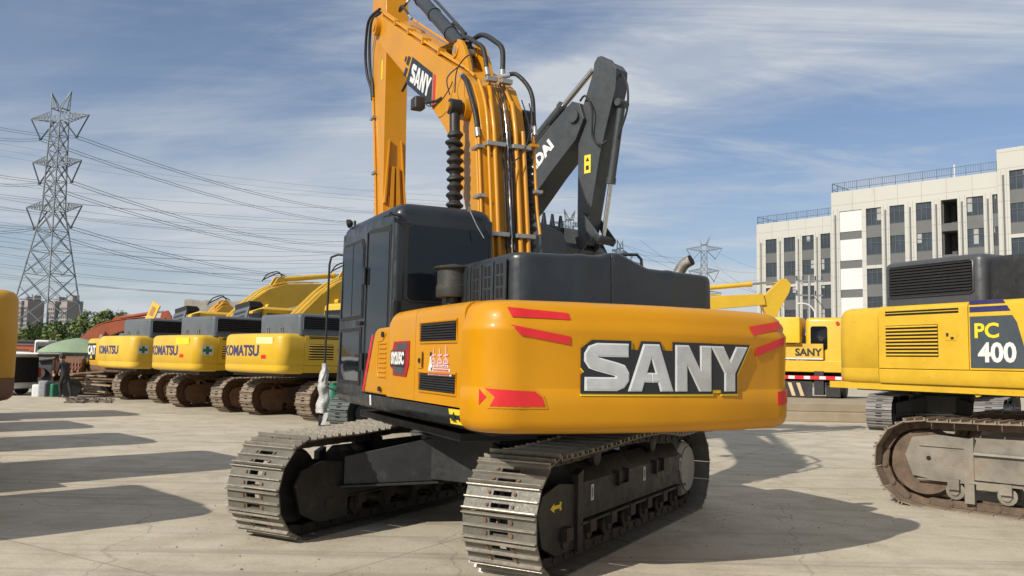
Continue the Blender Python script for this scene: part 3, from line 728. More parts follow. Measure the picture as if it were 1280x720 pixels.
# slanted shoulder in front
b = MB(); sp = [(-.455, 1.24), (.36, 1.24), (.30, 1.34), (.06, 1.77), (.02, 1.82), (-.04, 1.845), (-.12, 1.855), (-.455, 1.858)]
b.prism(sp, 'x', -1.325, -.86); p0 = b.build('front_fairing', M_AMBER, R0, bevel=.022, seg=3)
decal('red_stripe', [[(-.385, 1.25), (-.325, 1.25), (-.04, 1.79), (-.085, 1.80), (-.12, 1.77), (-.345, 1.35)]], lambda u, v, w: (-1.328-w, -u, v), M_RED, p0)
for k in range(8):
    z = 1.40+k*.043
    b = MB(); b.prism([(-1.324, z-.006), (-1.339, z+.004), (-1.339, z+.010), (-1.324, z+.022)], 'y', -.38, -.17)
    b.build('vent_ridge', M_AMBER, p0)
b = MB(); b.cyl((-1.33, -.27, 1.79), (-1.345, -.27, 1.79), .026); b.build('lock', M_BLK, p0)
b = MB(); b.cyl((-1.33, -.22, 1.295), (-1.35, -.22, 1.295), .022); b.box(-1.352, -1.335, -.275, -.22, 1.28, 1.30); b.build('lock', M_BLK, p0)
b = MB(); b.tube([(-1.327, -.43, 1.28), (-1.327, -.43, 1.40), (-1.327, -.13, 1.405), (-1.327, -.09, 1.50), (-1.327, -.12, 1.73), (-1.327, -.25, 1.735), (-1.327, -.36, 1.80)], .006, seg=6); b.build('panel_crease', M_AMBER, p0)
# vents and latch of the rear door
for z0, z1 in ((1.715, 1.850), (1.335, 1.462)):
    b = MB(); b.tube([(-1.336, -2.14, z0-.012), (-1.336, -1.335, z0-.012), (-1.336, -1.335, z1+.012), (-1.336, -2.14, z1+.012), (-1.336, -2.14, z0-.012), (-1.336, -1.9, z0-.012)], .010, seg=6)
    b.build('vent_frame', M_AMBER, p2)
    louvers(p2, 'vent', -1.334, -2.13, -1.345, z0, z1, 7, -1, M_RUB, M_VOID, depth=.014)
b = MB(); b.box(-1.342, -1.334, -1.40, -1.30, 1.50, 1.64); b.build('latch_plate', M_AMBER, p2, bevel=.004)
b = MB(); b.box(-1.346, -1.343, -1.425, -1.405, 1.51, 1.63); b.box(-1.356, -1.343, -1.37, -1.345, 1.545, 1.58); b.build('latch', M_BLK, p2)
# advert sticker: faded pink and white lettering
f2 = lambda u, v, w: (-1.335-w, -u, v)
rows = []
for k in range(3):
    cxk = 1.66+k*.135
    rows += [stroke([(cxk-.05, 1.60), (cxk+.05, 1.61)], .014), stroke([(cxk, 1.655+.02*(k == 2)), (cxk-.002, 1.55)], .015), stroke([(cxk-.045, 1.55), (cxk-.01, 1.585)], .013), stroke([(cxk+.05, 1.55), (cxk+.012, 1.585)], .013), stroke([(cxk-.05, 1.545), (cxk+.055, 1.548)], .012)]
decal('sticker_lettering', rows, f2, surf('pale_pink_ink', (.75, .42, .38), .5), p2, .001, .004)
decal('sticker_panel', [[(1.66, 1.515), (1.98, 1.515), (1.98, 1.535), (1.66, 1.535)], [(1.66, 1.485), (2.02, 1.485), (2.02, 1.506), (1.66, 1.506)], [(1.55, 1.452), (2.05, 1.452), (2.05, 1.477), (1.55, 1.477)],
      [(1.55, 1.485), (1.65, 1.485), (1.63, 1.54), (1.61, 1.55), (1.615, 1.60), (1.585, 1.60), (1.58, 1.55), (1.565, 1.53)]], f2, M_WHITE, p2, .001, .004)
mk = []
for row, (u0, u1, v) in enumerate(((1.68, 1.96, 1.525), (1.68, 2.0, 1.4955), (1.58, 2.03, 1.4645))):
    u = u0
    while u < u1: wd = random.uniform(.008, .018); mk.append([(u, v-.006), (u+wd, v-.006), (u+wd, v+.006), (u, v+.006)]); u += wd+random.uniform(.008, .02)
decal('sticker_print', mk, f2, surf('red_ink', (.55, .10, .12), .5), p2, .0045, .0055)
decal('sticker_hair', [[(1.583, 1.597), (1.618, 1.597), (1.615, 1.625), (1.60, 1.633), (1.588, 1.625)], [(1.61, 1.49), (1.64, 1.49), (1.638, 1.51), (1.62, 1.515)]], f2, M_INK, p2, .0045, .0062)
# model badge
f1 = lambda u, v, w: (-1.335-w, -u, v)
badge = decal('model_badge', [[(.64, 1.72), (1.07, 1.722), (1.07, 1.53), (1.0, 1.425), (.63, 1.43), (.63, 1.48), (.56, 1.50), (.55, 1.60), (.60, 1.64)]], f1, surf('dark_red_decal', (.35, .012, .02), .4), p1)
decal('badge_panel', [[(.74, 1.70), (1.03, 1.705), (1.0, 1.655), (.71, 1.65)], [(.66, 1.50), (.95, 1.50), (.92, 1.445), (.69, 1.445)]], f1, M_PLATE, p1, .0052, .0068)
decal('badge_plate', [[(.555, 1.505), (.96, 1.50), (.97, 1.64), (.57, 1.645)]], f1, M_INK, p1, .0055, .0072)
text_obj('badge_lettering', 'SY215C', f1, M_WHITE, p1, .135, (.762, 1.573), .008, .86, .0072, .0088, spacing=.92)

# --- hood (dark grey)
def hood_ring(z, ins):
    p = []
    r = .17-ins*.4
    xl, xr, yr, yf = -.83+ins, 1.06-ins, -1.99+ins, -.2-ins
    for cx_, cy_, a0 in ((xr-.12, yf-.12, 0), (xl+.12, yf-.12, 90), (xl+r, yr+r, 180), (xr-r, yr+r, 270)):
        rr = .12 if a0 < 180 else r
        for k in range(8): a = radians(a0+90*k/7); p.append([cx_+rr*cos(a), cy_+rr*sin(a), z])
    return p
def hood_top(x):
    # height of the hood along x
    t = [(-.9, 2.405), (-.05, 2.43), (.0, 2.455), (.12, 2.465), (.28, 2.40), (.40, 2.355), (.9, 2.335), (1.1, 2.32)]
    for (a, za), (b_, zb) in zip(t, t[1:]):
        if x <= b_: return za+(zb-za)*max(0, (x-a))/(b_-a)
    return t[-1][1]
hb = MB(); nX = 30
def hood_block(name, x0, x1, yr, yf, rl, rr_):
    b = MB(); rings = []
    N = 26
    xs = [x0+(x1-x0)*k/N for k in range(N+1)]
    xs = sorted(set(xs+[x0+rl*(1-cos(t)) for t in (.25, .5, .75, 1., 1.25, 1.5)]+[x1-rr_*(1-cos(t)) for t in (.25, .5, .75, 1., 1.25, 1.5)]))
    for x in xs:
        dl = max(0, rl-(x-x0)); dr = max(0, rr_-(x1-x))
        yb = yr + (rl-sqrt(max(0, rl*rl-dl*dl)) if dl > 0 else 0) + (rr_-sqrt(max(0, rr_*rr_-dr*dr)) if dr > 0 else 0)
        drop = .0
        if x-x0 < .06 and rl > .05: drop = .05*(1-sqrt(max(0, 1-((.06-(x-x0))/.06)**2)))
        if x1-x < .06 and rr_ > .05: drop = .05*(1-sqrt(max(0, 1-((.06-(x1-x))/.06)**2)))
        zt = hood_top(x)-drop; r = .05
        rib = .006 if any(abs(x-q) < .05 for q in (-.25, .62)) else 0
        ring = [(x, yf, 1.94), (x, yb-rib, 1.94), (x, yb-rib+.01, zt-r)] + [(x, yb-rib+.01+r-r*cos(a), zt-r+(r+rib)*sin(a)) for a in (.3, .6, .9, 1.2, pi/2)] + [(x, yf, zt+rib)]
        rings.append(ring)
    b.loft(rings)
    return b.build(name, M_GREY, R0, ang=40)
hoodL = hood_block('hood', -.84, .028, -2.0, -.45, .16, .004)
hoodR = hood_block('hood', .036, 1.075, -2.0, -.45, .004, .12)
# slotted left flank: three rows of slots in four raised ribs
for k in range(4):
    y = -1.02-k*.24
    b = MB(); b.prism([(y-.16, 1.95), (y+.05, 1.95), (y+.05, 2.36), (y-.16, 2.36)], 'x', -.862, -.842)
    rib = b.build('hood_rib', M_GREY, hoodL, bevel=.008)
    for r_ in range(3):
        for c_ in range(2):
            zz0 = 2.06+r_*.095; yy = y-.115+c_*.075
            b = MB(); b.prism([(yy, zz0), (yy+.035, zz0), (yy+.035+.008, zz0+.075), (yy+.008, zz0+.075)], 'x', -.8665, -.8625)
            o = b.build('vent_slot', M_VOID, hoodL)
b = MB(); b.tube([(.40, -1.5, 2.33), (.40, -1.5, 2.49), (.44, -1.5, 2.52), (.60, -1.5, 2.53), (.645, -1.5, 2.49), (.66, -1.5, 2.33)], .014, smooth=0, seg=10)
b.build('handrail', M_GREY, R0)
b = MB(); b.tube([(.93, -1.66, 2.28), (.93, -1.66, 2.36), (.945, -1.69, 2.42), (.96, -1.72, 2.455), (.985, -1.765, 2.48)], .05, seg=18, smooth=5)
ex = b.build('exhaust_pipe', surf('heat_tinted_pipe', (.32, .29, .25), .4, metal=.6, var=.25, vscale=9), R0, ang=60)
b = MB(); b.cyl((.984, -1.7635, 2.479), (.988, -1.771, 2.4832), .047, .047, seg=20); b.build('pipe_mouth', M_VOID, ex)
# --- pre-cleaner
b = MB(); b.lathe([(.06, -.08), (.06, 0), (.145, .0), (.15, .01), (.15, .10), (.142, .105), (.142, .235), (.15, .24), (.172, .25), (.175, .262), (.15, .272), (.07, .285), (.02, .295)], (-.90, -.90, 2.11), seg=32)
b.build('pre_cleaner', surf('dusty_black_plastic', (.035, .036, .034), .5, var=.2, dirt=(.14, .12, .09), dirt_amt=.5, dirt_scale=6), R0, ang=40)
b = MB(); b.cyl((-.9, -.9, 1.95), (-.9, -.9, 2.06), .07); b.box(-1.0, -.7, -1.0, -.8, 1.99, 2.03); b.build('intake_pipe', M_BLK, R0)
# --- right side boxes
b = MB(); rbox(b, .42, 1.33, -2.25, .35, 1.12, 1.95, .08); b.build('engine_cover', M_AMBER, R0)
b = MB(); rbox(b, .42, 1.33, .40, 1.50, 1.12, 1.75, .06); b.build('fuel_tank', M_AMBER, R0)
b = MB(); b.box(-.83, .41, -2.0, -.46, 1.12, 1.93); b.build('engine_block', M_BLK, R0)
b = MB(); b.box(-1.30, -.86, -2.25, -.50, 1.24, 1.93); b.build('radiator_box', M_BLK, R0)

# --- cab
CX0, CX1, CY0, CY1 = -1.315, -.325, -.455, 1.62
def cab_ring(z):
    # narrower to the roof, windscreen leaning back
    k = (z-1.12)/1.85
    front = CY1-.02 - .10*k*k
    r = .09; p = []
    x0, x1 = CX0+.02*k, CX1-.01*k
    y0 = CY0
    if z > 2.88:
        d = (z-2.88)/.12; s_ = .11*(1-sqrt(max(0, 1-d*d))); x0 += s_; x1 -= s_; y0 += s_; front -= s_*1.2
    for cx_, cy_, a0 in ((x1-r, front-r, 0), (x0+r, front-r, 90), (x0+r, y0+r, 180), (x1-r, y0+r, 270)):
        for q in range(6): a = radians(a0+90*q/5); p.append((cx_+r*cos(a), cy_+r*sin(a), z + .018*max(0, (cy_+.5))*(1 if z > 2.7 else 0)))
    return p
# roof
b = MB(); b.loft([cab_ring(z) for z in (2.80, 2.86, 2.88, 2.91, 2.94, 2.965, 2.985, 2.998)])
cab = b.build('cab', M_CABP, R0, ang=50)
b = MB(); rbox(b, -1.05, -.6, -.05, .6, 2.99, 3.02, .04); b.build('roof_hatch', M_CABP, cab)
# floor and lower shell
b = MB()
b.box(CX0+.03, CX1-.02, CY0+.03, CY1-.08, 1.10, 1.22)
b.box(CX0+.01, CX1, CY0, CY0+.05, 1.22, 2.10)             # rear lower panel
b.box(CX0+.06, CX1, CY0+.05, CY0+.08, 1.22, 2.10)
b.box(CX1-.04, CX1, CY0+.05, CY1-.2, 1.22, 1.90)          # right lower
b.build('cab_shell', M_CABP, cab, bevel=.012)
def bar(p0, p1, w, d, name='pillar', mat=M_CABP, par=None, round_=.018):
    """rectangular bar, w along x-ish, d along y-ish"""
    (x0, y0, z0), (x1, y1, z1) = p0, p1
    b = MB(); b.hull8([(x0-w/2, y0-d/2, z0), (x0+w/2, y0-d/2, z0), (x0+w/2, y0+d/2, z0), (x0-w/2, y0+d/2, z0)], [(x1-w/2, y1-d/2, z1), (x1+w/2, y1-d/2, z1), (x1+w/2, y1+d/2, z1), (x1-w/2, y1+d/2, z1)])
    return b.build(name, mat, par or cab, bevel=round_, seg=3)
bar((CX0+.065, CY0+.065, 1.22), (CX0+.075, CY0+.065, 2.90), .13, .13, round_=.045)
bar((CX1-.05, CY0+.05, 1.22), (CX1-.06, CY0+.05, 2.90), .10, .10, round_=.03)
bar((CX0+.05, CY1-.07, 1.18), (CX0+.055, CY1-.16, 2.93), .08, .09)
bar((CX1-.05, CY1-.07, 1.18), (CX1-.055, CY1-.16, 2.93), .08, .09)
bar((CX0+.045, .42, 1.22), (CX0+.055, .42, 2.90), .07, .10)
# rear wall with a rounded window opening
def frame_prism(outer, inner, axis, a, b_):
    pass
yR = CY0
wx0, wx1, wz0, wz1 = CX0+.14, CX1-.06, 2.09, 2.79
b = MB()
for x0, x1, z0, z1 in ((CX0+.10, CX1-.03, 2.80, 2.86), (CX0+.10, wx0, 2.10, 2.80), (wx1, CX1-.05, 2.10, 2.80)): b.box(x0, x1, yR+.004, yR+.05, z0, z1)
b.build('rear_frame', M_CABP, cab)
def rrect(x0, x1, z0, z1, r, n=5):
    p = []
    for cx_, cz_, a0 in ((x1-r, z1-r, 0), (x0+r, z1-r, 90), (x0+r, z0+r, 180), (x1-r, z0+r, 270)):
        for q in range(n): a = radians(a0+90*q/(n-1)); p.append((cx_+r*cos(a), cz_+r*sin(a)))
    return p
b = MB(); b.prism(rrect(wx0-.015, wx1+.015, wz0, wz1+.012, .05), 'y', yR-.006, yR+.003); b.build('window_seal', M_RUB, cab)
b = MB(); b.prism(rrect(wx0, wx1, wz0+.015, wz1, .045), 'y', yR-.010, yR-.0065); b.build('rear_window', M_GLASS, cab)
# left side glass: rear quarter and door
xl = CX0+.012
b = MB(); b.prism([(CY0+.14, 1.70), (.36, 1.30), (.36, 2.80), (CY0+.14, 2.74)], 'x', xl-.012, xl-.007); b.build('side_window', M_GLASS, cab)
b = MB(); b.prism([(CY0+.10, 1.66), (.40, 1.24), (.40, 2.84), (CY0+.10, 2.79)], 'x', xl-.006, xl+.01); qf = b.build('window_seal', M_RUB, cab)
b = MB()
b.prism([(.47, 1.20), (CY1-.09, 1.20), (CY1-.16, 2.84), (.47, 2.83)], 'x', xl-.007, xl+.012)
door = b.build('door', M_CABP, cab, bevel=.006)
b = MB(); b.prism([(.53, 1.97), (1.44, 1.97), (1.40, 2.74), (1.34, 2.79), (.60, 2.78), (.53, 2.70)], 'x', xl-.016, xl-.0075); b.build('window_seal', M_RUB, door)
b = MB(); b.prism([(.56, 2.0), (.93, 2.0), (.93, 2.75), (.62, 2.75), (.56, 2.68)], 'x', xl-.021, xl-.0165); b.build('door_window', M_GLASS, door)
b = MB(); b.prism([(.96, 2.0), (1.41, 2.0), (1.375, 2.70), (1.32, 2.76), (.96, 2.755)], 'x', xl-.021, xl-.0165); b.build('door_window', M_GLASS, door)
b = MB(); b.prism([(.56, 1.30), (1.44, 1.30), (1.43, 1.88), (.56, 1.88)], 'x', xl-.016, xl-.0075); b.build('window_seal', M_RUB, door)
b = MB(); b.prism([(.60, 1.34), (1.40, 1.34), (1.39, 1.84), (.60, 1.84)], 'x', xl-.020, xl-.0165); b.build('door_window', M_GLASS, door)
b = MB(); b.box(xl-.05, xl-.01, .50, .62, 1.90, 1.94); b.build('door_handle', M_RUB, door, bevel=.008)
for z in (2.3, 1.45): b = MB(); b.cyl((xl-.03, .44, z), (xl-.03, .44, z+.17), .022); b.build('door_hinge', M_CABP, cab)
b = MB(); b.prism([(-.30, 1.24), (.42, 1.24), (.42, 1.40), (.12, 1.80), (.02, 1.84), (-.30, 1.86)], 'x', xl-.004, xl+.02); b.build('lower_panel', M_CABP, cab)
# front and right glass
b = MB(); b.hull8([(CX0+.10, CY1-.05, 1.25), (CX1-.10, CY1-.05, 1.25), (CX1-.10, CY1-.045, 1.25), (CX0+.10, CY1-.045, 1.25)], [(CX0+.10, CY1-.135, 2.85), (CX1-.10, CY1-.135, 2.85), (CX1-.10, CY1-.13, 2.85), (CX0+.10, CY1-.13, 2.85)])
b.build('windscreen', M_GLASS, cab)
b = MB(); b.box(CX1-.018, CX1-.012, CY0+.1, CY1-.2, 1.92, 2.84); b.build('side_window', M_GLASS, cab)
# seat inside
b = MB(); rbox(b, -1.08, -.58, .15, .65, 1.45, 1.62, .06); rbox(b, -1.06, -.60, .08, .22, 1.60, 2.25, .06); rbox(b, -.98, -.68, .09, .19, 2.25, 2.45, .05); b.box(-1.0, -.65, .2, .6, 1.22, 1.45)
b.box(-1.2, -1.08, .25, .8, 1.55, 1.72); b.box(-.56, -.45, .25, .8, 1.5, 1.72)
b.build('driver_seat', M_SEAT, cab)
# antenna on the rear roof edge, lamp, small hook, mirror rail
b = MB(); b.cyl((-.60, -.47, 2.965), (-.60, -.50, 3.0), .010); b.tube([(-.60, -.48, 2.99), (-.55, -.56, 2.82), (-.50, -.62, 2.70)], .005, seg=6); b.build('antenna', M_STEEL, cab)
b = MB(); b.tube([(-1.25, -.47, 2.86), (-1.36, -.47, 2.87), (-1.37, -.30, 2.87)], .009, seg=8); b.cyl((-1.36, -.50, 2.87), (-1.36, -.42, 2.87), .018); b.build('grab_hook', M_CABP, cab)
b = MB(); b.lathe([(.02, 0), (.04, .015), (.05, .05), (.046, .06), (.01, .066)], (-1.24, 1.36, 3.06), (-.5, .3, -.15), seg=18); b.cyl((-1.22, 1.34, 3.0), (-1.22, 1.34, 3.08), .014)
b.build('work_light', M_BLK, cab)
b = MB(); b.lathe([(.02, 0), (.036, .015), (.04, .04), (.01, .045)], (-1.02, .75, 3.06), (0, .8, .1), seg=14); b.cyl((-1.02, .77, 3.0), (-1.02, .77, 3.08), .012); b.build('work_light', M_BLK, cab)
b = MB(); b.tube([(-1.25, 1.60, 2.72), (-1.32, 1.66, 2.73), (-1.385, 1.70, 2.70), (-1.40, 1.71, 2.62), (-1.41, 1.72, 1.55), (-1.40, 1.71, 1.25), (-1.30, 1.62, 1.2)], .013, seg=10)
rail = b.build('handrail', M_RUB, cab)
b = MB()
rings = []
for i in range(34):
    z = 1.50-i*.0165; base_ = .028+.022*min(1, i/9)+.012*(i > 14)
    rings.append([(-1.413+.012*sin(i*.35)+(base_+.028*noise.noise(Vector((2*cos(a), 2*sin(a), z*9))))*cos(a), 1.72+(base_+.028*noise.noise(Vector((2*cos(a)+5, 2*sin(a), z*9))))*sin(a), z+.01*noise.noise(Vector((cos(a)*2, sin(a)*2, z*4)))) for a in [2*pi*k/18 for k in range(18)]])
b.loft(rings); b.build('plastic_wrapping', M_FILM, cab, ang=80)

# --- boom
BT = [(-.12, 1.75), (-.10, 2.40), (-.08, 2.70), (-.02, 3.15), (.05, 3.62), (.10, 3.95), (.19, 4.24), (.36, 4.50), (.70, 4.74), (1.2, 5.01), (2.32, 5.635), (3.3, 6.19), (4.05, 6.62)]
BB = [(3.95, 6.12), (3.50, 5.82), (2.60, 5.22), (1.84, 4.72), (1.32, 4.33), (1.03, 4.08), (.80, 3.78), (.62, 3.42), (.44, 3.10), (.36, 2.70), (.32, 2.2), (.30, 1.72)]
b = MB(); b.prism(BT+[(4.25, 6.62), (4.33, 6.48), (4.25, 6.33)]+BB, 'x', -.255, .255)
boom = b.build('boom', M_AMBER2, R0, ang=20, bevel=.008)
# foot bosses and upper plates standing proud at the edges
for sx in (-1, 1):
    b = MB(); b.cyl((sx*.256, 4.12, 6.47), (sx*.33, 4.12, 6.47), .13, seg=24); b.cyl((sx*.33, 4.12, 6.47), (sx*.345, 4.12, 6.47), .07, seg=16)
    b.build('boom_tip_boss', M_AMBER2, boom)
# cylinder ears on top
ear = [(.72, 4.72), (.80, 4.92), (.93, 5.12), (1.02, 5.22), (1.12, 5.27), (1.24, 5.25), (1.31, 5.17), (1.33, 5.06), (1.45, 5.10), (1.75, 5.28)]
for sx in (-1, 1):
    b = MB(); b.prism(ear, 'x', sx*.10, sx*.15); b.cyl((sx*.085, 1.16, 5.15), (sx*.165, 1.16, 5.15), .085, seg=20)
    b.build('cylinder_ear', M_AMBER2, boom, bevel=.006)
b = MB(); b.cyl((-.17, 1.16, 5.15), (.17, 1.16, 5.15), .045); b.build('pin', M_STEEL, boom)
# side boss for the boom cylinders
for sx in (-1, 1):
    b = MB(); b.cyl((sx*.25, .46, 4.24), (sx*.33, .46, 4.24), .12, seg=24); b.cyl((sx*.33, .46, 4.24), (sx*.50, .46, 4.24), .055, seg=16); b.build('cylinder_boss', M_AMBER2, boom)
# name plate on the left face
ang = math.atan2(5.65-4.74, 2.32-.73)
def fBoom(u, v, w, cy=2.10, cz=5.075, s_=-1): return (s_*(.2555+w), cy-u*cos(ang)-v*sin(ang), cz-u*sin(ang)+v*cos(ang))
pl = decal('name_plate', [[(-.58, -.19), (-.50, .17), (.42, .17), (.60, -.19)]], fBoom, M_INK, boom, .001, .005)
decal('plate_stripe', [[(.63, -.19), (.45, .17), (.475, .17), (.655, -.19)]], fBoom, M_STEEL, boom, .001, .005)
decal('plate_stripe', [[(.665, -.19), (.485, .17), (.56, .17), (.74, -.19)]], fBoom, M_RED, boom, .001, .005)
decal('plate_squares', [[(-.62, .03), (-.57, .15), (-.68, .15), (-.73, .03)], [(-.66, -.13), (-.61, -.01), (-.72, -.01), (-.77, -.13)], [(-.77, .05), (-.74, .12), (-.80, .12), (-.83, .05)]], fBoom, M_INK, boom, .001, .005)
logo(lambda u, v, w: fBoom(u, v, w), -.43, .45, -.13, .11, boom, plate=False, mat=M_WHITE, slice_u=None)
for o in boom.children:
    pass
# work light and cylinder head housing
b = MB(); rbox(b, -.48, -.34, 1.62, 1.80, 4.56, 4.70, .03); b.tube([(-.34, 1.6, 4.62), (-.27, 1.42, 4.60), (-.26, 1.3, 4.60)], .02, seg=8); b.build('work_light', M_BLK, boom)
b = MB(); b.tube([(-.38, 1.55, 4.62), (-.40, 1.35, 4.50), (-.36, 1.1, 4.48), (-.30, .95, 4.6), (-.28, .9, 4.68)], .007, seg=6, smooth=5); b.tube([(-.42, .6, 4.42), (-.40, .75, 4.65), (-.32, .62, 4.75), (-.28, .55, 4.72)], .007, seg=6, smooth=5)
b.tube([(-.40, .5, 4.42), (-.36, .55, 4.7), (-.30, .35, 4.8), (-.27, .3, 4.62)], .007, seg=6, smooth=5); b.build('cable', M_RUB, boom)
# --- boom cylinders with ribbed guard
for sx in (-1, 1):
    x = sx*.42; top = Vector((x, .44, 4.22)); bot = Vector((x, .22, 1.35)); d = (bot-top).normalized()
    b = MB(); b.cyl((x-.06, .44, 4.24), (x+.06, .44, 4.24), .085, seg=20); b.cyl(top, top+d*.28, .055)
    cyl = b.build('boom_cylinder', M_BLK, R0)
    b = MB(); b.cyl(top+d*.2, top+d*1.9, .045, seg=16); b.build('rod', M_CHROME, cyl)
    b = MB(); b.cyl(top+d*1.9, bot, .10, seg=20); b.build('barrel', M_AMBER2, cyl)
    b = MB(); n = 17; L_ = 1.62; rj = random.Random(3+sx)
    for k in range(n):
        z = .24+L_*k/n; h_ = L_/n; ax_ = (d+Vector((rj.uniform(-.16, .16), rj.uniform(-.16, .16), 0))).normalized(); rr = .094*rj.uniform(.92, 1.08)
        b.lathe([(.05, -.1*h_), (.062, .15*h_), (rr*.93, h_*.36), (rr, h_*.5), (rr*.95, h_*.62), (.064, h_*.82), (.05, h_*1.1)], top+d*z, ax_, seg=20)
    gd = b.build('ribbed_guard', M_RUB, cyl, ang=25)
# --- arm cylinder
a0 = Vector((0, 1.16, 5.15)); a1 = Vector((0, 4.52, 7.66)); d = (a1-a0).normalized()
b = MB(); b.cyl(a0, a0+d*.18, .07, seg=20); b.cyl(a0+d*.12, a0+d*2.62, .088, seg=24); b.cyl(a0+d*2.60, a0+d*2.74, .10, seg=24); b.cyl(a0+d*.10, a0+d*.2, .094, seg=24)
ac = b.build('arm_cylinder', M_GREY, R0)
b = MB(); b.cyl(a0+d*2.7, a1, .048); b.build('rod', M_CHROME, ac)
b = MB(); pr = []; n = 16
for k in range(n):
    z = 2.74+1.3*k/n; pr += [(.06, z), (.105, z+.03), (.105, z+.05)]
b.lathe(pr, a0, d, seg=18); b.build('ribbed_guard', M_RUB, ac, ang=25)
b = MB(); nrm = Vector((0, -d.z, d.y))
b.tube([a0+d*.35+nrm*.12+Vector((.05, 0, 0)), a0+d*1.5+nrm*.13+Vector((.05, 0, 0)), a0+d*2.5+nrm*.13+Vector((.05, 0, 0)), a0+d*2.62+nrm*.09], .020, seg=8)
for t_ in (.7, 1.5, 2.2): b.cyl(a0+d*t_, a0+d*(t_+.03), .098, seg=20)
b.build('cylinder_pipe', M_GREY, ac)
# --- arm
AR = [(4.02, 6.40), (4.12, 7.35), (4.32, 7.76), (4.55, 7.84), (4.72, 7.70), (4.84, 7.0), (4.78, 6.4), (4.62, 5.2), (4.36, 3.9), (4.22, 3.0), (3.98, 2.55), (3.86, 2.62), (3.84, 3.0), (3.93, 3.8), (3.99, 5.05)]
b = MB(); b.prism(AR, 'x', -.17, .17); arm = b.build('arm', M_AMBER2, R0, ang=20, bevel=.008)
b = MB(); b.prism([(3.94, 3.9), (3.90, 3.9), (3.90, 3.2), (3.88, 3.2)], 'x', -.1, -.08)
for x in (-.10, .06): b.hull8([(x-.02, 3.83, 3.0), (x+.06, 3.83, 3.0), (x+.06, 3.9, 3.0), (x-.02, 3.9, 3.0)], [(x*.4-.02+.01, 3.90, 4.35), (x*.4+.03, 3.90, 4.35), (x*.4+.03, 3.97, 4.35), (x*.4-.01, 3.97, 4.35)])
for sx in (-1, 1): b.hull8([(sx*.14, 3.86, 3.8), (sx*.165, 3.86, 3.8), (sx*.165, 3.94, 3.8), (sx*.14, 3.94, 3.8)], [(sx*.08, 3.93, 4.75), (sx*.095, 3.93, 4.75), (sx*.095, 3.97, 4.75), (sx*.08, 3.97, 4.75)])
b.build('stiffener', M_AMBER2, arm)
decal('yellow_label', [[(0, 0), (.07, 0), (.07, .30), (0, .30)]], lambda u, v, w: (-.171-w, 4.20-u*.9-.08*0, 5.70+v), M_LABY, arm)
b = MB()
for x, yy in ((-.185, .0), (-.19, -.05)):
    b.tube([(x, 4.62+yy, 5.55), (x, 4.50+yy, 5.1), (x, 4.30+yy, 4.1), (x, 4.22+yy, 3.6)], .014, seg=8)
b.build('hydraulic_pipe', M_AMBER2, arm)
b = MB(); b.box(-.22, -.165, 4.42, 4.60, 5.18, 5.22); b.box(-.22, -.165, 4.26, 4.42, 4.30, 4.34); b.build('pipe_clamp', M_STEEL, arm)
b = MB(); b.tube([(-.27, 4.05, 6.66), (-.29, 4.40, 6.66), (-.26, 4.62, 6.4), (-.22, 4.68, 6.0), (-.2, 4.60, 5.75), (-.19, 4.56, 5.55)], .022, seg=8, smooth=6)
b.tube([(-.27, 4.05, 6.72), (-.31, 4.52, 6.70), (-.28, 4.76, 6.3), (-.24, 4.77, 5.95), (-.2, 4.66, 5.7), (-.2, 4.57, 5.5)], .022, seg=8, smooth=6)
b.build('hydraulic_hose', M_RUB, R0)
b = MB(); b.tube([(.2, 4.05, 5.9), (.24, 3.9, 5.75), (.2, 3.98, 5.6)], .02, seg=8, smooth=5); b.tube([(0.1, 4.0, 6.0), (.12, 3.7, 5.72), (.08, 3.95, 5.5)], .02, seg=8, smooth=5); b.build('hydraulic_hose', M_RUB, R0)
# bucket cylinder with guard along the front of the arm
b0 = Vector((0, 4.98, 6.3)); b1 = Vector((0, 4.52, 3.2)); d = (b1-b0).normalized()
b = MB(); b.cyl(b0, b0+d*1.55, .075, seg=20); b.cyl(b0, b0+d*.1, .09); bc = b.build('bucket_cylinder', M_AMBER2, R0)
b = MB(); b.cyl(b0+d*1.5, b1, .042); b.build('rod', M_CHROME, bc)
b = MB(); pr = []
for k in range(12): z = 1.56+1.2*k/12; pr += [(.05, z), (.10, z+.04), (.10, z+.055)]
b.lathe(pr, b0, d, seg=16); b.build('ribbed_guard', M_RUB, bc, ang=25)
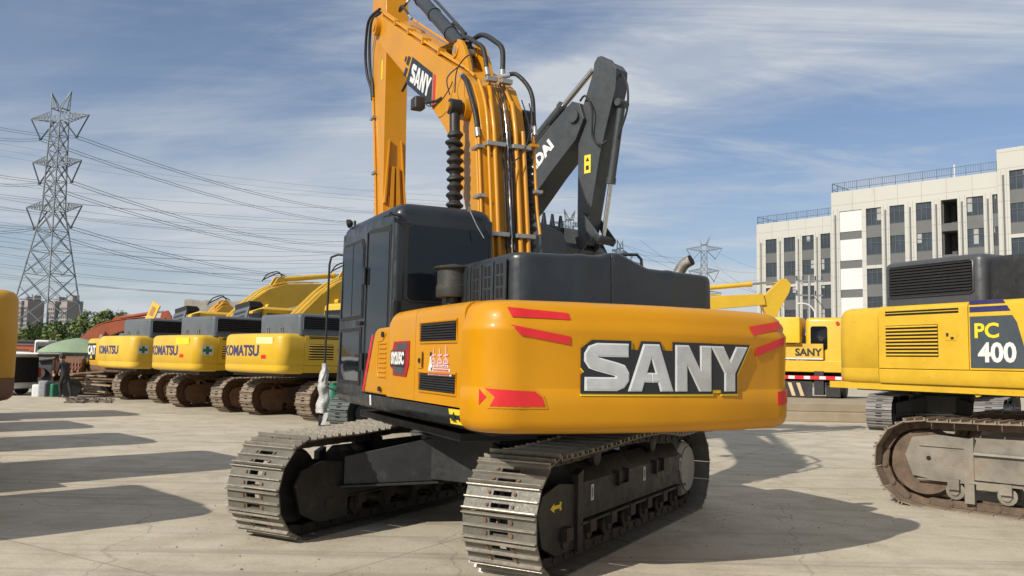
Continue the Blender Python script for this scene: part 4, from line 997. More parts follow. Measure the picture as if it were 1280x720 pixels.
# bucket with linkage, hanging in front of the cab
def bucket(root, piv, mat, rot=0., sc=1., W=1.0, name='bucket', teeth=5, flip=1):
    M = Matrix.Translation(piv) @ Matrix.Rotation(rot, 4, 'X') @ Matrix.Diagonal((1, flip*sc, sc, 1))
    pts = [(-.20, .0), (-.33, -.22), (-.36, -.55), (-.22, -.92), (.10, -1.15), (.52, -1.20), (.92, -1.05), (.90, -1.01), (.52, -1.13), (.13, -1.08), (-.15, -.88), (-.28, -.53), (-.24, -.22), (-.05, -.05)]
    b = MB(); b.prism(pts, 'x', -W/2, W/2, M=M)
    for sx in (-1, 1):
        side = [(-.20, 0), (-.33, -.22), (-.36, -.55), (-.22, -.92), (.10, -1.15), (.52, -1.20), (.92, -1.05), (.62, -.55), (.18, -.08)]
        b.prism(side, 'x', sx*W/2, sx*(W/2+.03), M=M)
    for sx in (-1, 1): b.prism([(-.26, -.1), (-.18, .14), (-.02, .22), (.10, .14), (.12, -.08)], 'x', sx*.18, sx*.21, M=M)
    bk = b.build(name, mat, root, bevel=.005)
    for k in range(teeth):
        x = (-W/2+.06)+(W-.12)*k/(teeth-1); b = MB()
        q = [(x-.045, .86, -1.11), (x+.045, .86, -1.11), (x+.045, .86, -1.0), (x-.045, .86, -1.0)]
        r_ = [(x-.03, 1.16, -.97), (x+.03, 1.16, -.97), (x+.03, 1.16, -.945), (x-.03, 1.16, -.945)]
        b.hull8([M @ Vector(p) for p in q], [M @ Vector(p) for p in r_]); b.build('bucket_tooth', mat, bk)
    return bk
bucket(R0, (0, 3.98, 2.62), M_AMBER2, rot=-2.0)

# --- pipes up the back of the boom
def boomline(pts, x, off, k0, k1):
    out = []
    for i in range(k0, k1):
        a = Vector(BT[max(i-1, 0)]); c = Vector(BT[min(i+1, len(BT)-1)]); d_ = (c-a).normalized(); n_ = Vector((-d_.y, d_.x))
        p = Vector(BT[i])+n_*off; out.append((x, p.x, p.y))
    return out
def pipe(x, off, k0, k1, r=.016, extra=None, pre=None, mat=M_AMBER2, name='hydraulic_pipe'):
    pts = (pre or [])+boomline(None, x, off, k0, k1)+(extra or [])
    b = MB(); b.tube(pts, r, seg=10, smooth=4); return b.build(name, mat, boom, ang=60)
pipe(-.285, .0, 1, 6)           # left edge pair
pipe(-.285, -.06, 1, 7)
pipe(-.20, .05, 1, 8, r=.018)
pipe(-.13, .05, 1, 7, r=.024, extra=[(-.10, .22, 4.32), (-.06, .36, 4.52)])
pipe(.115, .05, 1, 7, r=.025, extra=[(.12, .20, 4.30), (.10, .40, 4.58)])
pipe(.20, .05, 1, 6, r=.022)
pipe(.33, .03, 3, 6, r=.016, pre=[(.33, -.13, 2.86)])
pipe(.02, .035, 1, 7, r=.012, mat=M_CHROME)
for x, o_, k in ((-.035, .04, 7), (.05, .045, 8), (.065, .03, 6)):
    pipe(x, o_, 1, k, r=.009, mat=M_RUB, name='cable')
# long pipes over the top of the boom toward the arm
pipe(-.215, .045, 8, 13, r=.018, pre=[(-.215, .40, 4.60)], extra=[(-.23, 4.2, 6.76)])
pipe(-.16, .05, 9, 13, r=.016)
pipe(.2, .05, 9, 13, r=.018)
def clamp(x0, x1, z, off=.02):
    for (a, b_) in zip(BT, BT[1:]):
        if a[1] <= z <= b_[1]:
            t = (z-a[1])/(b_[1]-a[1]); y = a[0]+(b_[0]-a[0])*t; break
    b = MB(); b.box(x0, x1, y-.095, y-.005, z-.022, z+.022); b.build('pipe_clamp', M_STEEL, boom, bevel=.004)
for z in (2.83, 3.78): clamp(-.23, -.02, z); clamp(.06, .27, z)
for z in (3.22, 3.74):
    b = MB(); b.box(-.32, -.25, -.06+(z-3.2)*.14, .12+(z-3.2)*.14, z-.012, z+.02); b.build('pipe_clamp', M_STEEL, boom)
b = MB(); b.box(.29, .37, -.10, -.02, 3.30, 3.33); b.build('pipe_clamp', M_STEEL, boom)
b = MB(); b.box(.26, .36, -.02, .06, 3.80, 3.83); b.build('pipe_clamp', M_AMBER2, boom)
b = MB(); b.box(-.13, .0, .26, .33, 4.53, 4.58); b.build('pipe_clamp', M_STEEL, boom, bevel=.004)
b = MB(); b.box(.04, .17, .26, .33, 4.53, 4.58); b.build('pipe_clamp', M_STEEL, boom, bevel=.004)
for k in range(4):
    y, z = 1.5+k*.62, 5.18+k*.345
    b = MB(); b.box(-.25, -.13, y-.02, y+.02, z+.01, z+.09); b.build('pipe_clamp', M_AMBER2, boom)
def hose(pts, r=.026, mat=M_RUB):
    b = MB(); b.tube(pts, r, seg=10, smooth=7)
    for p, q in ((pts[0], pts[1]), (pts[-1], pts[-2])):
        d_ = (Vector(q)-Vector(p)).normalized(); b.cyl(Vector(p)-d_*.05, Vector(p)+d_*.05, r*1.15, mi=1)
    return b.build('hydraulic_hose', [mat, M_STEEL], R0, ang=60)
hose([(-.06, 1.30, 5.30), (-.07, 1.05, 5.28), (-.08, .72, 5.10), (-.08, .50, 4.95), (-.08, .38, 4.66)])
hose([(.06, 1.28, 5.32), (.08, .95, 5.30), (.10, .62, 5.12), (.11, .42, 4.95), (.10, .38, 4.66)], .029)
hose([(.12, .35, 4.64), (.22, .30, 4.66), (.30, .18, 4.52), (.33, .10, 4.35), (.33, .06, 4.10), (.33, .03, 3.98)], .024)
hose([(-.27, .62, 4.66), (-.31, .42, 4.55), (-.31, .26, 4.32), (-.29, .16, 4.08), (-.29, .10, 3.90)], .026)
hose([(.02, 1.9, 5.66), (.04, 1.75, 5.72), (.03, 1.45, 5.52), (.02, 1.3, 5.34)], .024)
hose([(-.10, 3.1, 6.28), (-.16, 3.3, 6.5), (-.1, 3.6, 6.55), (0, 3.5, 6.7)], .018)
b = MB()
for s_ in range(5):
    x = -.05+s_*.035; b.tube([(x, .3, 4.5), (x+.05, .12+.02*s_, 4.1), (x-.02, .02, 3.75), (x+.04, -.04, 3.3), (x, -.12, 2.7)], .006, seg=6, smooth=6)
b.tube([(.25, .2, 4.35), (.28, .06, 4.0), (.15, -.05, 3.7), (.0, -.08, 3.55), (-.04, -.1, 3.3), (0, -.14, 2.8)], .007, seg=6, smooth=6)
b.tube([(.30, .12, 4.3), (.34, .1, 4.1), (.27, .0, 3.95), (.3, .05, 4.2)], .007, seg=6, smooth=6)
b.build('cable', M_RUB, boom)

# ================================================================== OTHER EXCAVATORS
def ktype(name, label, loc, az, daz, zb=1.15, zt=2.10, W=1.45, tail=-3.2, ys=-2.45, yd=-1.25, yb=-.6, hood=(-.70, 1.19, -2.7, -1.15, 2.60), paint=M_YEL, hoodm=M_HOODK,
          text=None, cross=False, ucargs=None, cache=None, boomp=None, group=None, low_mat=None, raised_hood=False, badge=False, detail=False, cab=True, grille_rear=True, textside=None, cylpaint=None):
    root = thing(name, label, 'excavator', (loc[0], loc[1], 0), -radians(az), group)
    undercarriage(root, radians(az-daz), cache=cache, **(ucargs or {}))
    hgt = zt-zb; zm = zb+.21*hgt
    prof_ = [(zb, .12), (zb+.02, .05), (zb+.06, .01), (zb+.12, 0), (zm-.006, 0), (zm, .010), (zm+.008, .002), (zb+hgt*.6, .0), (zt-.12, .008), (zt-.06, .03), (zt-.025, .06), (zt-.005, .11), (zt, .16)]
    mats = [paint, low_mat] if low_mat else [paint]
    cw = counterweight(root, W, ys, .28, tail, .10, prof_, paint, mats=mats, mi=[1]*5+[0]*8 if low_mat else None)
    fs = cw_surface(W, .28, tail, .10)
    f = lambda u, v, w: fs(u, v, w+.002)
    if text: text_obj('lettering', text[0], f, text[1], cw, text[2], (text[3], zb+hgt*text[4]), text[2]*.035, 1.12, -.004, .004, .12)
    # side structure: sill beam, door panels on both sides
    for sx in (1, -1):
        b = MB(); b.prism([(sx*(W-.02), zb+.03), (sx*(W-.004), zb+.06), (sx*W, zb+.14), (sx*W, zm-.01), (sx*(W-.02), zm), (sx*(W-.5), zm), (sx*(W-.5), zb+.03)], 'y', ys+.006, 1.6)
        b.build('side_sill', low_mat or paint, root, bevel=.006)
        for nm, y0, y1 in (('engine_door', ys+.008, yd-.006), ('pump_door', yd+.006, yb+.3)):
            b = MB(); r = .08
            pr = [(W-.55, zm+.004), (W, zm+.004), (W, zt-r)]+[(W-r+r*cos(a), zt-r+r*sin(a)) for a in (.35, .7, 1.05, 1.4, pi/2)]+[(W-.55, zt)]
            b.prism([(sx*p[0], p[1]) for p in pr], 'y', y0, y1)
            d = b.build(nm, paint, root, ang=40, bevel=.005)
            if nm == 'engine_door' and sx > 0:
                ya, yb_ = y0+.12, y0+.12+.60*(y1-y0)
                z0, z1 = zm+.19*(zt-zm), zm+.68*(zt-zm)
                b = MB(); b.box(W+.001, W+.003, ya, yb_, z0, z1); b.build('grille_opening', M_VOID, d)
                nsl = 9 if detail else 6
                b = MB(); hh = (z1-z0)/nsl
                for k in range(nsl): zc = z0+hh*(k+.62); b.prism([(W+.004, zc-.2*hh), (W+.016, zc-.25*hh), (W+.016, zc-.08*hh), (W+.004, zc+.2*hh)], 'y', ya+.003, yb_-.003)
                b.build('grille', paint, d)
                b = MB(); b.box(W+.001, W+.004, ya, yb_+.22*(y1-y0), z1+.13, z1+.19); b.box(W+.0045, W+.010, ya, yb_+.22*(y1-y0), z1+.155, z1+.165, mi=1); b.build('vent_slot', [M_VOID, paint], d)
                b = MB(); b.box(W+.001, W+.006, yb_+.10, yb_+.26, z0+.5*(z1-z0), z0+.76*(z1-z0)); b.build('latch_plate', paint, d, bevel=.003)
                b = MB(); b.box(W+.0065, W+.012, yb_+.12, yb_+.15, z0+.62*(z1-z0), z0+.72*(z1-z0)); b.box(W+.0065, W+.010, yb_+.18, yb_+.22, z0+.53*(z1-z0), z0+.60*(z1-z0)); b.build('latch', M_BLK, d)
                if cross:
                    fx = lambda u, v, w: (W+w, ys-.30+u, zb+hgt*.58+v)
                    decal('white_label', [[(-.16, -.13), (.16, -.13), (.16, .13), (-.16, .13)]], fx, M_DWHITE, cw, .001, .004)
                    decal('green_cross', [[(-.045, -.11), (.045, -.11), (.045, .11), (-.045, .11)], [(-.13, -.04), (.13, -.04), (.13, .04), (-.13, .04)]], fx, M_GREEN, cw, .0045, .007)
            if nm == 'pump_door' and sx > 0 and badge:
                y0_ = y0+.02
                fb = lambda u, v, w: (W+w, u, v)
                zl = zm+.03
                decal('badge_panel', [[(y0_, zl), (y0_+.66, zl), (y0_+.66, zl+.24), (y0_+.58, zl+.53), (y0_+.53, zl+.61), (y0_, zl+.61)]], fb, M_PLATE, d, .001, .004)
                decal('blue_stripe', [[(y0_, zl+.66), (y0_+.51, zl+.66), (y0_+.47, zl+.725), (y0_, zl+.725)], [(y0_, zl+.755), (y0_+.45, zl+.755), (y0_+.42, zl+.80), (y0_, zl+.80)]], fb, M_NAVY, d, .001, .004)
                text_obj('badge_lettering', 'PC', fb, M_LABY, d, .24, (y0_+.21, zl+.43), .006, 1.1, .0045, .007)
                text_obj('badge_lettering', '400', fb, M_WHITE, d, .31, (y0_+.335, zl+.17), .010, 1.0, .0045, .007)
    if detail:
        b = MB(); b.box(W-.3, W-.05, ys-.9, 0, zb-.06, zb+.03); b.build('belly_plate', paint, root)
    # deck
    b = MB(); b.box(-W+.2, W-.2, tail+.35, 1.5, zb-.08, zb+.06); b.box(-W+.5, W-.5, ys, 1.4, zb+.06, zt-.05); b.cyl((0, 0, .9), (0, 0, zb), .62, seg=28); b.build('deck_frame', M_BLK, root)
    # hood
    x0, x1, y0, y1, zh = hood
    b = MB(); rbox(b, x0, x1, y0, y1, zt-.03, zh, .10); hd = b.build('hood', hoodm, root, ang=45)
    pz0, pz1 = zt+.10, zh-.07
    b = MB(); b.prism(rrect(y0+.10, y1-.12, pz0, pz1, .07), 'x', x1+.001, x1+.004); b.build('grille_opening', M_VOID, hd)
    b = MB(); ng = 11 if detail else 6
    for k in range(ng): zc = pz0+(pz1-pz0)*(k+.5)/ng; b.prism([(x1+.004, zc-.008), (x1+.022, zc-.016), (x1+.022, zc-.008), (x1+.004, zc+.01)], 'y', y0+.12, y1-.14)
    b.build('grille', M_RUB, hd)
    b = MB(); b.tube([(x1+.01, y0+.10, pz0), (x1+.01, y0+.10, pz1-.03), (x1+.01, y0+.14, pz1), (x1+.01, y1-.16, pz1), (x1+.01, y1-.12, pz1-.03), (x1+.01, y1-.12, pz0+.03), (x1+.01, y1-.16, pz0), (x1+.01, y0+.14, pz0), (x1+.01, y0+.10, pz0+.02)], .012, seg=6); b.build('grille_rim', hoodm, hd)
    if not detail:
        for u in (.25, .75):
            xx = x0+(x1-x0)*u*.7+.1; b = MB(); b.tube([(xx-.05, y0-.01, zt+.02), (xx-.05, y0-.03, zt+.16), (xx+.05, y0-.03, zt+.16), (xx+.05, y0-.01, zt+.02)], .015, seg=6); b.build('hood_handle', M_STEEL, hd)
    b = MB(); rbox(b, .2, W-.06, y1+.04, yb+.25, zt-.03, zh-.06, .08); b.build('hood', M_BLK if detail else hoodm, root, ang=45)
    if raised_hood:
        hy = y0+.35
        Mx = Matrix.Translation((x0+.05, y1+.1, zt+.15)) @ Matrix.Rotation(radians(72), 4, 'X') @ Matrix.Rotation(radians(8), 4, 'Z')
        b = MB(); b.box(-.45, .45, 0, .80, -.03, .03, M=Mx)
        rh = b.build('open_lid', hoodm, root, bevel=.02)
        b = MB()
        for r_ in range(4): b.box(-.32, .32, .12+r_*.16, .20+r_*.16, .031, .036, M=Mx)
        b.build('lid_slots', M_BLK, rh)
        Mx2 = Mx @ Matrix.Translation((0, .80, 0)) @ Matrix.Rotation(radians(-70), 4, 'X')
        b = MB(); b.prism([(0, -.03), (.46, -.02), (.5, .06), (.4, .16), (0, .18)], 'x', -.42, .42, M=Mx2); b.build('lid_end', M_RUB, rh, bevel=.02)
    if cab:
        b = MB()
        def cr(z, i=0): return [(-W+i, -.1+i, z), (-W+1.02-i, -.1+i, z), (-W+1.02-i, 1.75-i, z), (-W+i, 1.75-i, z)]
        b.loft([cr(zb+.05), cr(zb+1.0, .01), cr(3.02, .05), cr(3.1, .12)])
        cb_ = b.build('cab', paint, root, bevel=.05, seg=3)
        b = MB(); b.box(-W-.004+.04, -W+.02, .6, 1.55, 2.05, 2.9); b.build('door_window', M_GLASS, cb_)
        b = MB(); b.box(-W+.12, -W+.9, -.075, -.06+.0, 2.2, 2.9); b.build('rear_window', M_GLASS, cb_)
        b = MB(); b.box(-W+1.0-.03, -W+1.0-.006, .1, 1.5, 2.1, 2.9); b.build('side_window', M_GLASS, cb_)
        b = MB(); b.box(-W+.12, -W+.9, 1.70, 1.735, 1.5, 2.9); b.build('windscreen', M_GLASS, cb_)
    # boom, arm, cylinders
    bp = boomp or dict(T=[(-.1, 1.75), (.15, 2.2), (1.55, 3.55), (2.2, 4.0), (2.9, 4.25), (4.4, 4.38), (6.4, 4.42)], B=[(6.35, 4.06), (4.4, 3.72), (3.0, 3.35), (2.2, 2.75), (1.3, 2.1), (.35, 1.6)],
                       pin=(2.15, 3.35), cfoot=(.9, 1.35), ac=((2.75, 4.42), (6.4, 4.95)), arm=[(6.1, 4.2), (6.25, 4.9), (6.5, 5.05), (6.7, 4.85), (6.75, 4.2), (6.55, 2.6), (6.35, 1.35), (6.2, 1.3), (6.1, 2.6)], bk=(6.28, 1.32), brot=-1.1)
    w2 = .26; bpaint = bp.get('paint', paint)
    b = MB(); b.prism(bp['T']+bp['B'], 'x', -w2, w2); bo = b.build('boom', bpaint, root, ang=15, bevel=.01)
    b = MB()
    for x in (-.2, -.1, .1, .2): 
        pass
    for x in (-.2, .2):
        pb = MB(); pb.tube([(x, p[0]-.04, p[1]+.05) for p in bp['T'][1:-1]], .025, seg=6, smooth=3); pb.build('hydraulic_pipe', bpaint, bo)
        pb = MB(); pb.tube([(x*.6, p[0]-.04, p[1]+.05) for p in bp['T'][1:-2]], .022, seg=6, smooth=3); pb.build('hydraulic_pipe', bpaint, bo)
    if 'pin' in bp:
        for sx in (-1, 1):
            x = sx*(w2+.13); py_, pz_ = bp['pin']; fy, fz = bp['cfoot']; A_, B_ = Vector((x, py_, pz_)), Vector((x, fy, fz)); d = (B_-A_).normalized(); Lc = (B_-A_).length
            b = MB(); b.cyl((sx*w2, py_, pz_), (x+sx*.08, py_, pz_), .10, seg=16); b.cyl(A_+d*Lc*.5, B_, .095, seg=14); c_ = b.build('boom_cylinder', cylpaint or bpaint, root)
            b = MB(); b.cyl(A_, A_+d*Lc*.52, .055, seg=14); b.build('rod', M_CHROME, c_)
    (y0_, z0_), (y1_, z1_) = bp['ac']; A_, B_ = Vector((0, y0_, z0_)), Vector((0, y1_, z1_)); d = (B_-A_).normalized(); Lc = (B_-A_).length
    b = MB(); b.cyl(A_, A_+d*Lc*.66, .10, seg=16); b.cyl(A_+d*Lc*.64, A_+d*Lc*.67, .12, seg=16); c_ = b.build('arm_cylinder', cylpaint or bpaint, root)
    b = MB(); b.cyl(A_+d*Lc*.66, B_, .055, seg=14); b.build('rod', M_CHROME, c_)
    for sx in (-1, 1):
        b = MB(); b.prism([(y0_-.35, z0_-.3), (y0_-.14, z0_+.05), (y0_, z0_+.13), (y0_+.12, z0_+.05), (y0_+.3, z0_-.18)], 'x', sx*.11, sx*.16); b.build('cylinder_ear', bpaint, bo)
    b = MB(); b.tube([(.05, y0_+.1, z0_+.12), (.05, y0_-.1, z0_+.28), (.05, y0_-.5, z0_+.16), (.1, y0_-.75, z0_-.12)], .022, seg=6, smooth=6); b.build('hydraulic_hose', M_RUB, bo)
    b = MB(); b.tube([(-.05, y0_+.3, z0_+.15), (-.08, y0_, z0_+.24), (-.05, y0_-.3, z0_+.12), (-.1, y0_-.6, z0_-.05)], .022, seg=6, smooth=6); b.build('hydraulic_hose', M_RUB, bo)
    b = MB(); b.prism(bp['arm'], 'x', -.17, .17); b.build('arm', bpaint, root, ang=15, bevel=.01)
    bucket(root, (0, *bp['bk']), bpaint, rot=bp['brot'], W=1.1, flip=bp.get('bflip', 1), sc=.85 if 'bflip' in bp else 1)
    return root, bo

cacheK = {}
ucK = dict(L=4.9, gauge=2.59, W=.60, hgt=1.0, TG=2.0, N=46)
GK = 'yellow excavators parked in the row at the left'
k3, _ = ktype('excavator', 'nearest yellow excavator of the left row, next to the black cab, grey hood closed', (-4.37, 23.3), 44, 42, zb=1.14, zt=2.12, text=('KOMATSU', M_NAVY, .36, -.36, .55), ucargs=ucK, cache=cacheK, group=GK, hood=(-.45, 1.44, -2.6, -1.1, 2.62))
fk = lambda u, v, w, ta=-3.2: (u, ta+.10*(u/1.17)**2-w-.002, v)
for rt, mlist in ((k3, ((.62, 1.60), (.75, 1.93))),):
    cwk = [o for o in rt.children if o.name.startswith('counterweight')][0]
    decal('red_reflector', [[(.68, 1.50), (.86, 1.50), (.86, 1.59), (.68, 1.59)]], fk, M_RED, cwk, .001, .004)
    decal('pale_label', [[(.45, 1.86), (1.1, 1.86), (1.1, 2.02), (.45, 2.02)]], fk, surf('cream_label', (.75, .68, .35), .5), cwk, .001, .004)
k2, _ = ktype('excavator', 'second nearest yellow excavator of the left row, grey lid raised behind its hood', (-7.38, 25.9), 44, 42, zb=1.11, zt=2.10, text=('KOMATSU', M_NAVY, .36, -.36, .55), cross=True, ucargs=ucK, cache=cacheK, raised_hood=True, group=GK, hood=(-.6, 1.44, -2.6, -1.0, 2.64))
cwk = [o for o in k2.children if o.name.startswith('counterweight')][0]
decal('red_reflector', [[(.68, 1.48), (.86, 1.48), (.86, 1.57), (.68, 1.57)]], fk, M_RED, cwk, .001, .004)
decal('pale_label', [[(.45, 1.84), (1.1, 1.84), (1.1, 2.02), (.45, 2.02)]], fk, M_LABY, cwk, .001, .004)
k1, _ = ktype('excavator', 'farthest yellow excavator of the left row, beside the pale orange one, lid tilted up', (-10.65, 29.4), 44, 42, zb=1.08, zt=2.12, paint=M_YEL2, text=('KOMATSU', M_NAVY, .36, -.36, .55), cross=True, ucargs=ucK, cache=cacheK, raised_hood=True, group=GK, hood=(-.6, 1.44, -2.6, -1.0, 2.68))
cc, _ = ktype('excavator', 'pale orange excavator ending the left row, with a black square badge and rusty base', (-12.65, 32.6), 40, 42, zb=.86, zt=2.08, W=1.4, paint=M_CAT, low_mat=M_RUSTY, text=None, ucargs=ucK, cache=cacheK, group='older excavators behind the left row', hood=(-.6, 1.3, -2.3, -1.2, 2.3), cab=False,
              boomp=dict(T=[(-.1, 1.75), (.15, 2.2), (.8, 2.9), (1.4, 3.5), (1.7, 3.55), (2.4, 3.0), (3.4, 2.2)], B=[(3.3, 1.9), (2.4, 2.4), (1.7, 3.0), (1.4, 2.9), (1.0, 2.4), (.35, 1.6)], pin=(1.5, 3.0), cfoot=(.9, 1.35), ac=((1.6, 3.65), (3.4, 2.6)),
                         arm=[(3.2, 2.0), (3.3, 2.5), (3.5, 2.5), (3.9, 1.6), (4.0, 1.0), (3.8, 1.0)], bk=(3.9, 1.1), brot=.3))
cwk = [o for o in cc.children if o.name.startswith('counterweight')][0]
fc = lambda u, v, w: cw_surface(1.4, .28, -3.2, .10)(u, v, w+.002)
decal('badge_plate', [[(-1.15, 1.30), (-.32, 1.30), (-.32, 1.90), (-1.15, 1.90)]], fc, M_INK, cwk, -.003, .004, .12)
text_obj('badge_lettering', 'CAT', fc, M_WHITE, cwk, .42, (-.74, 1.64), .02, 1.0, .003, .008, .12)
decal('badge_triangle', [[(-.86, 1.35), (-.60, 1.35), (-.73, 1.50)]], fc, M_LABY, cwk, .0045, .009)
# raised slotted door of the pale excavator
Mx = Matrix.Translation((.5, -1.9, 2.25)) @ Matrix.Rotation(radians(20), 4, 'Y') @ Matrix.Rotation(radians(78), 4, 'X')
b = MB(); b.box(-.28, .28, 0, 1.25, -.03, .03, M=Mx); rd = b.build('open_lid', M_CAT, cc, bevel=.02)
b = MB(); b.box(-.14, .14, .75, 1.1, .031, .036, M=Mx); b.box(-.14, .14, .15, .4, .031, .036, M=Mx); b.build('lid_slots', surf('brown_mesh', (.3, .18, .05), .7), rd)  # lid slots in a darker brown tone

# orange-red excavator behind, its boom arching over
og, _ = ktype('excavator', 'rusty orange excavator behind the green parasol with its boom arched to the right', (-23.2, 44.5), 78, 60, zb=1.0, zt=1.9, W=1.4, paint=M_ORANGE, ucargs=ucK, cache=cacheK, group='older excavators behind the left row', cab=False, hood=(-.6, 1.3, -2.7, -1.2, 2.1),
              boomp=dict(T=[(-.2, 1.2), (.2, 1.9), (.9, 2.65), (1.5, 3.05), (2.2, 3.25), (3.6, 3.45), (4.6, 3.50)], B=[(4.6, 3.1), (3.6, 2.95), (2.4, 2.7), (1.6, 2.35), (1.0, 1.8), (.3, 1.1)], pin=(1.6, 2.6), cfoot=(.9, 1.2), ac=((2.2, 3.40), (4.5, 3.85)),
                         arm=[(4.3, 3.2), (4.4, 3.8), (4.7, 3.9), (4.9, 3.6), (4.9, 3.0), (4.75, 2.2), (4.5, 2.2)], bk=(4.6, 2.3), brot=-1.2))
yb_, _ = ktype('excavator', 'dull yellow excavator arm and boom half hidden behind the white van', (-32.2, 46.0), 70, 60, zb=.9, zt=1.6, W=1.4, paint=M_YELD, ucargs=ucK, cache=cacheK, group='older excavators behind the left row', cab=False, hood=(-.6, 1.3, -2.7, -1.2, 1.8),
              boomp=dict(T=[(-.2, 1.2), (.6, 2.0), (1.6, 2.7), (2.4, 2.95), (3.2, 2.9), (4.0, 2.6), (4.4, 2.3)], B=[(4.3, 1.9), (3.6, 2.2), (3.0, 2.4), (2.4, 2.4), (1.6, 2.0), (.5, 1.2)], pin=(1.6, 2.3), cfoot=(.9, 1.2), ac=((2.4, 3.1), (4.2, 2.9)),
                         arm=[(3.9, 2.3), (4.0, 3.0), (4.2, 3.05), (4.5, 2.2), (4.9, 1.2), (4.7, 1.1), (4.2, 1.8)], bk=(4.8, 1.2), brot=.2))
# left edge machine, only its counterweight in view, and its neighbours off to the left
ucL = dict(ucK)
l1, _ = ktype('excavator', 'stained yellow excavator cut off by the left edge, its counterweight rusty at the bottom', (-6.56-2.26, 10.89-2.26), -135, -135, zb=.98, zt=2.30, W=1.22, tail=-3.2, ys=-2.45, paint=M_OLDY, low_mat=M_RUSTY, ucargs=ucK, cache=cacheK, group='excavators standing along the left edge')
# large yellow machine at the right
p4, _ = ktype('excavator', 'large yellow excavator at the right edge with a dark number badge and rust-scuffed sill', (7.4, 9.35), 155, 135, zb=1.34, zt=2.39, W=1.45, tail=-3.68, ys=-2.78, yd=-1.455, yb=-.9, paint=M_YELW, hoodm=surf('satin_grey_paint', (.06, .062, .066), .38, var=.1, dirt=(.16, .15, .13), dirt_amt=.25, coat=.1),
              hood=(.1, 1.40, -2.72, -1.28, 2.97), badge=True, detail=True,
              ucargs=dict(L=5.36, gauge=2.74, W=.6, hgt=1.05, TG=2.2, N=49, mats=dict(shoe=M_SHOEO, grouser=M_SHOEO, frame=M_FRAMER, body=M_BLK, drive=M_FRAMER)),
              boomp=dict(T=[(-.1, 1.75), (.3, 2.4), (1.9, 4.35), (2.7, 5.0), (3.5, 5.25), (5.0, 5.2), (7.0, 4.6)], B=[(6.9, 4.2), (5.0, 4.5), (3.5, 4.25), (2.7, 3.7), (1.7, 2.7), (.4, 1.6)], pin=(2.5, 4.0), cfoot=(.9, 1.35), ac=((3.2, 5.4), (7.0, 5.2)),
                         arm=[(6.7, 4.4), (6.8, 5.2), (7.1, 5.3), (7.4, 4.8), (7.4, 4.2), (7.0, 2.5), (6.6, 1.3), (6.4, 1.3), (6.6, 2.5)], bk=(6.5, 1.35), brot=-1.2))
# dark crawler behind it
bk, _ = ktype('excavator', 'excavator behind the large yellow one at the right, only its dark crawlers showing', (11.4, 22.1), 40, 36, zb=1.1, zt=2.0, W=1.35, tail=-2.5, ys=-2.0, yd=-1.2, paint=M_YEL, ucargs=dict(L=4.3, gauge=2.39, W=.6, hgt=.93, TG=1.72, N=46, mats=dict(shoe=surf('grey_track_steel', (.20, .19, .18), .6, var=.2), grouser=surf('grey_track_steel', (.20, .19, .18)), frame=M_BLK, body=M_BLK, drive=M_BLK)), cache={}, hood=(-.6, 1.2, -2.1, -.8, 2.3), cab=True)
# graphite excavator with the raised arm behind the amber one
hy, hb_ = ktype('excavator', 'graphite grey excavator behind the amber one, arm raised upright and bucket curled', (-1.2, 18.0), 135, 40, zb=1.05, zt=1.95, W=1.25, tail=-2.35, ys=-1.8, yd=-1.0, yb=-.6, paint=M_HYUN, hood=(-.6, 1.1, -1.9, -.8, 2.3), cab=False,
              ucargs=dict(L=4.24, gauge=2.39, W=.6, hgt=.92, TG=1.72, N=46, mats=dict(shoe=surf('painted_shoe', (.10, .115, .11), .5, var=.12), grouser=surf('painted_shoe', (.10, .115, .11)), frame=M_HYUN, body=M_BLK, drive=M_HYUN)), cache={},
              boomp=dict(T=[(-.1, 1.75), (.25, 3.0), (.75, 4.1), (1.3, 4.78), (2.2, 5.53), (2.88, 6.04), (3.45, 6.43)], B=[(3.63, 6.36), (3.74, 6.05), (3.55, 5.68), (2.9, 5.12), (2.28, 4.52), (1.5, 3.9), (1.0, 3.2), (.6, 2.4), (.45, 1.6)], pin=(1.35, 4.1), cfoot=(.9, 1.35),
                         ac=((1.55, 5.40), (3.74, 7.03)), arm=[(3.54, 6.05), (3.88, 6.92), (3.90, 7.08), (3.98, 7.18), (4.07, 7.18), (4.14, 7.08), (4.31, 7.0), (4.42, 6.86), (4.40, 6.5), (4.22, 5.9), (4.06, 5.35), (3.80, 4.0), (3.70, 3.72), (3.58, 3.72), (3.54, 4.14)], bk=(3.62, 3.78), brot=-1.25, bflip=-1))
fh = lambda u, v, w: (.262+w, 1.95+u*.77-v*.64, 5.05+u*.64+v*.77)
text_obj('lettering', 'HYUNDAI', fh, M_WHITE, hb_, .30, (.50, -.13), .016, 1.05, .001, .005)
ha = [o for o in hy.children if o.name.startswith('arm') and 'cyl' not in o.name][0]
decal('yellow_label', [[(0, 0), (.15, 0), (.15, .34), (0, .34)]], lambda u, v, w: (.172+w, 3.70+u, 5.03+v), M_LABY, ha)
decal('warning_mark', [[(.03, .22), (.12, .22), (.075, .30)], [(.04, .06), (.11, .06), (.11, .14), (.04, .14)]], lambda u, v, w: (.172+w, 3.70+u, 5.03+v), M_INK, ha, .0055, .007)
b0 = Vector((0, 4.42, 6.25)); b1 = Vector((0, 4.02, 3.82)); d = (b1-b0).normalized()
b = MB(); b.cyl(b0, b0+d*1.45, .075, seg=18); b.cyl(b0+d*1.36, b0+d*1.47, .09, seg=18); b.cyl((-.13, *b0[1:]), (.13, *b0[1:]), .07); bc = b.build('bucket_cylinder', M_HYUN, hy)
b = MB(); b.cyl(b0+d*1.45, b1, .042); b.build('rod', M_CHROME, bc)
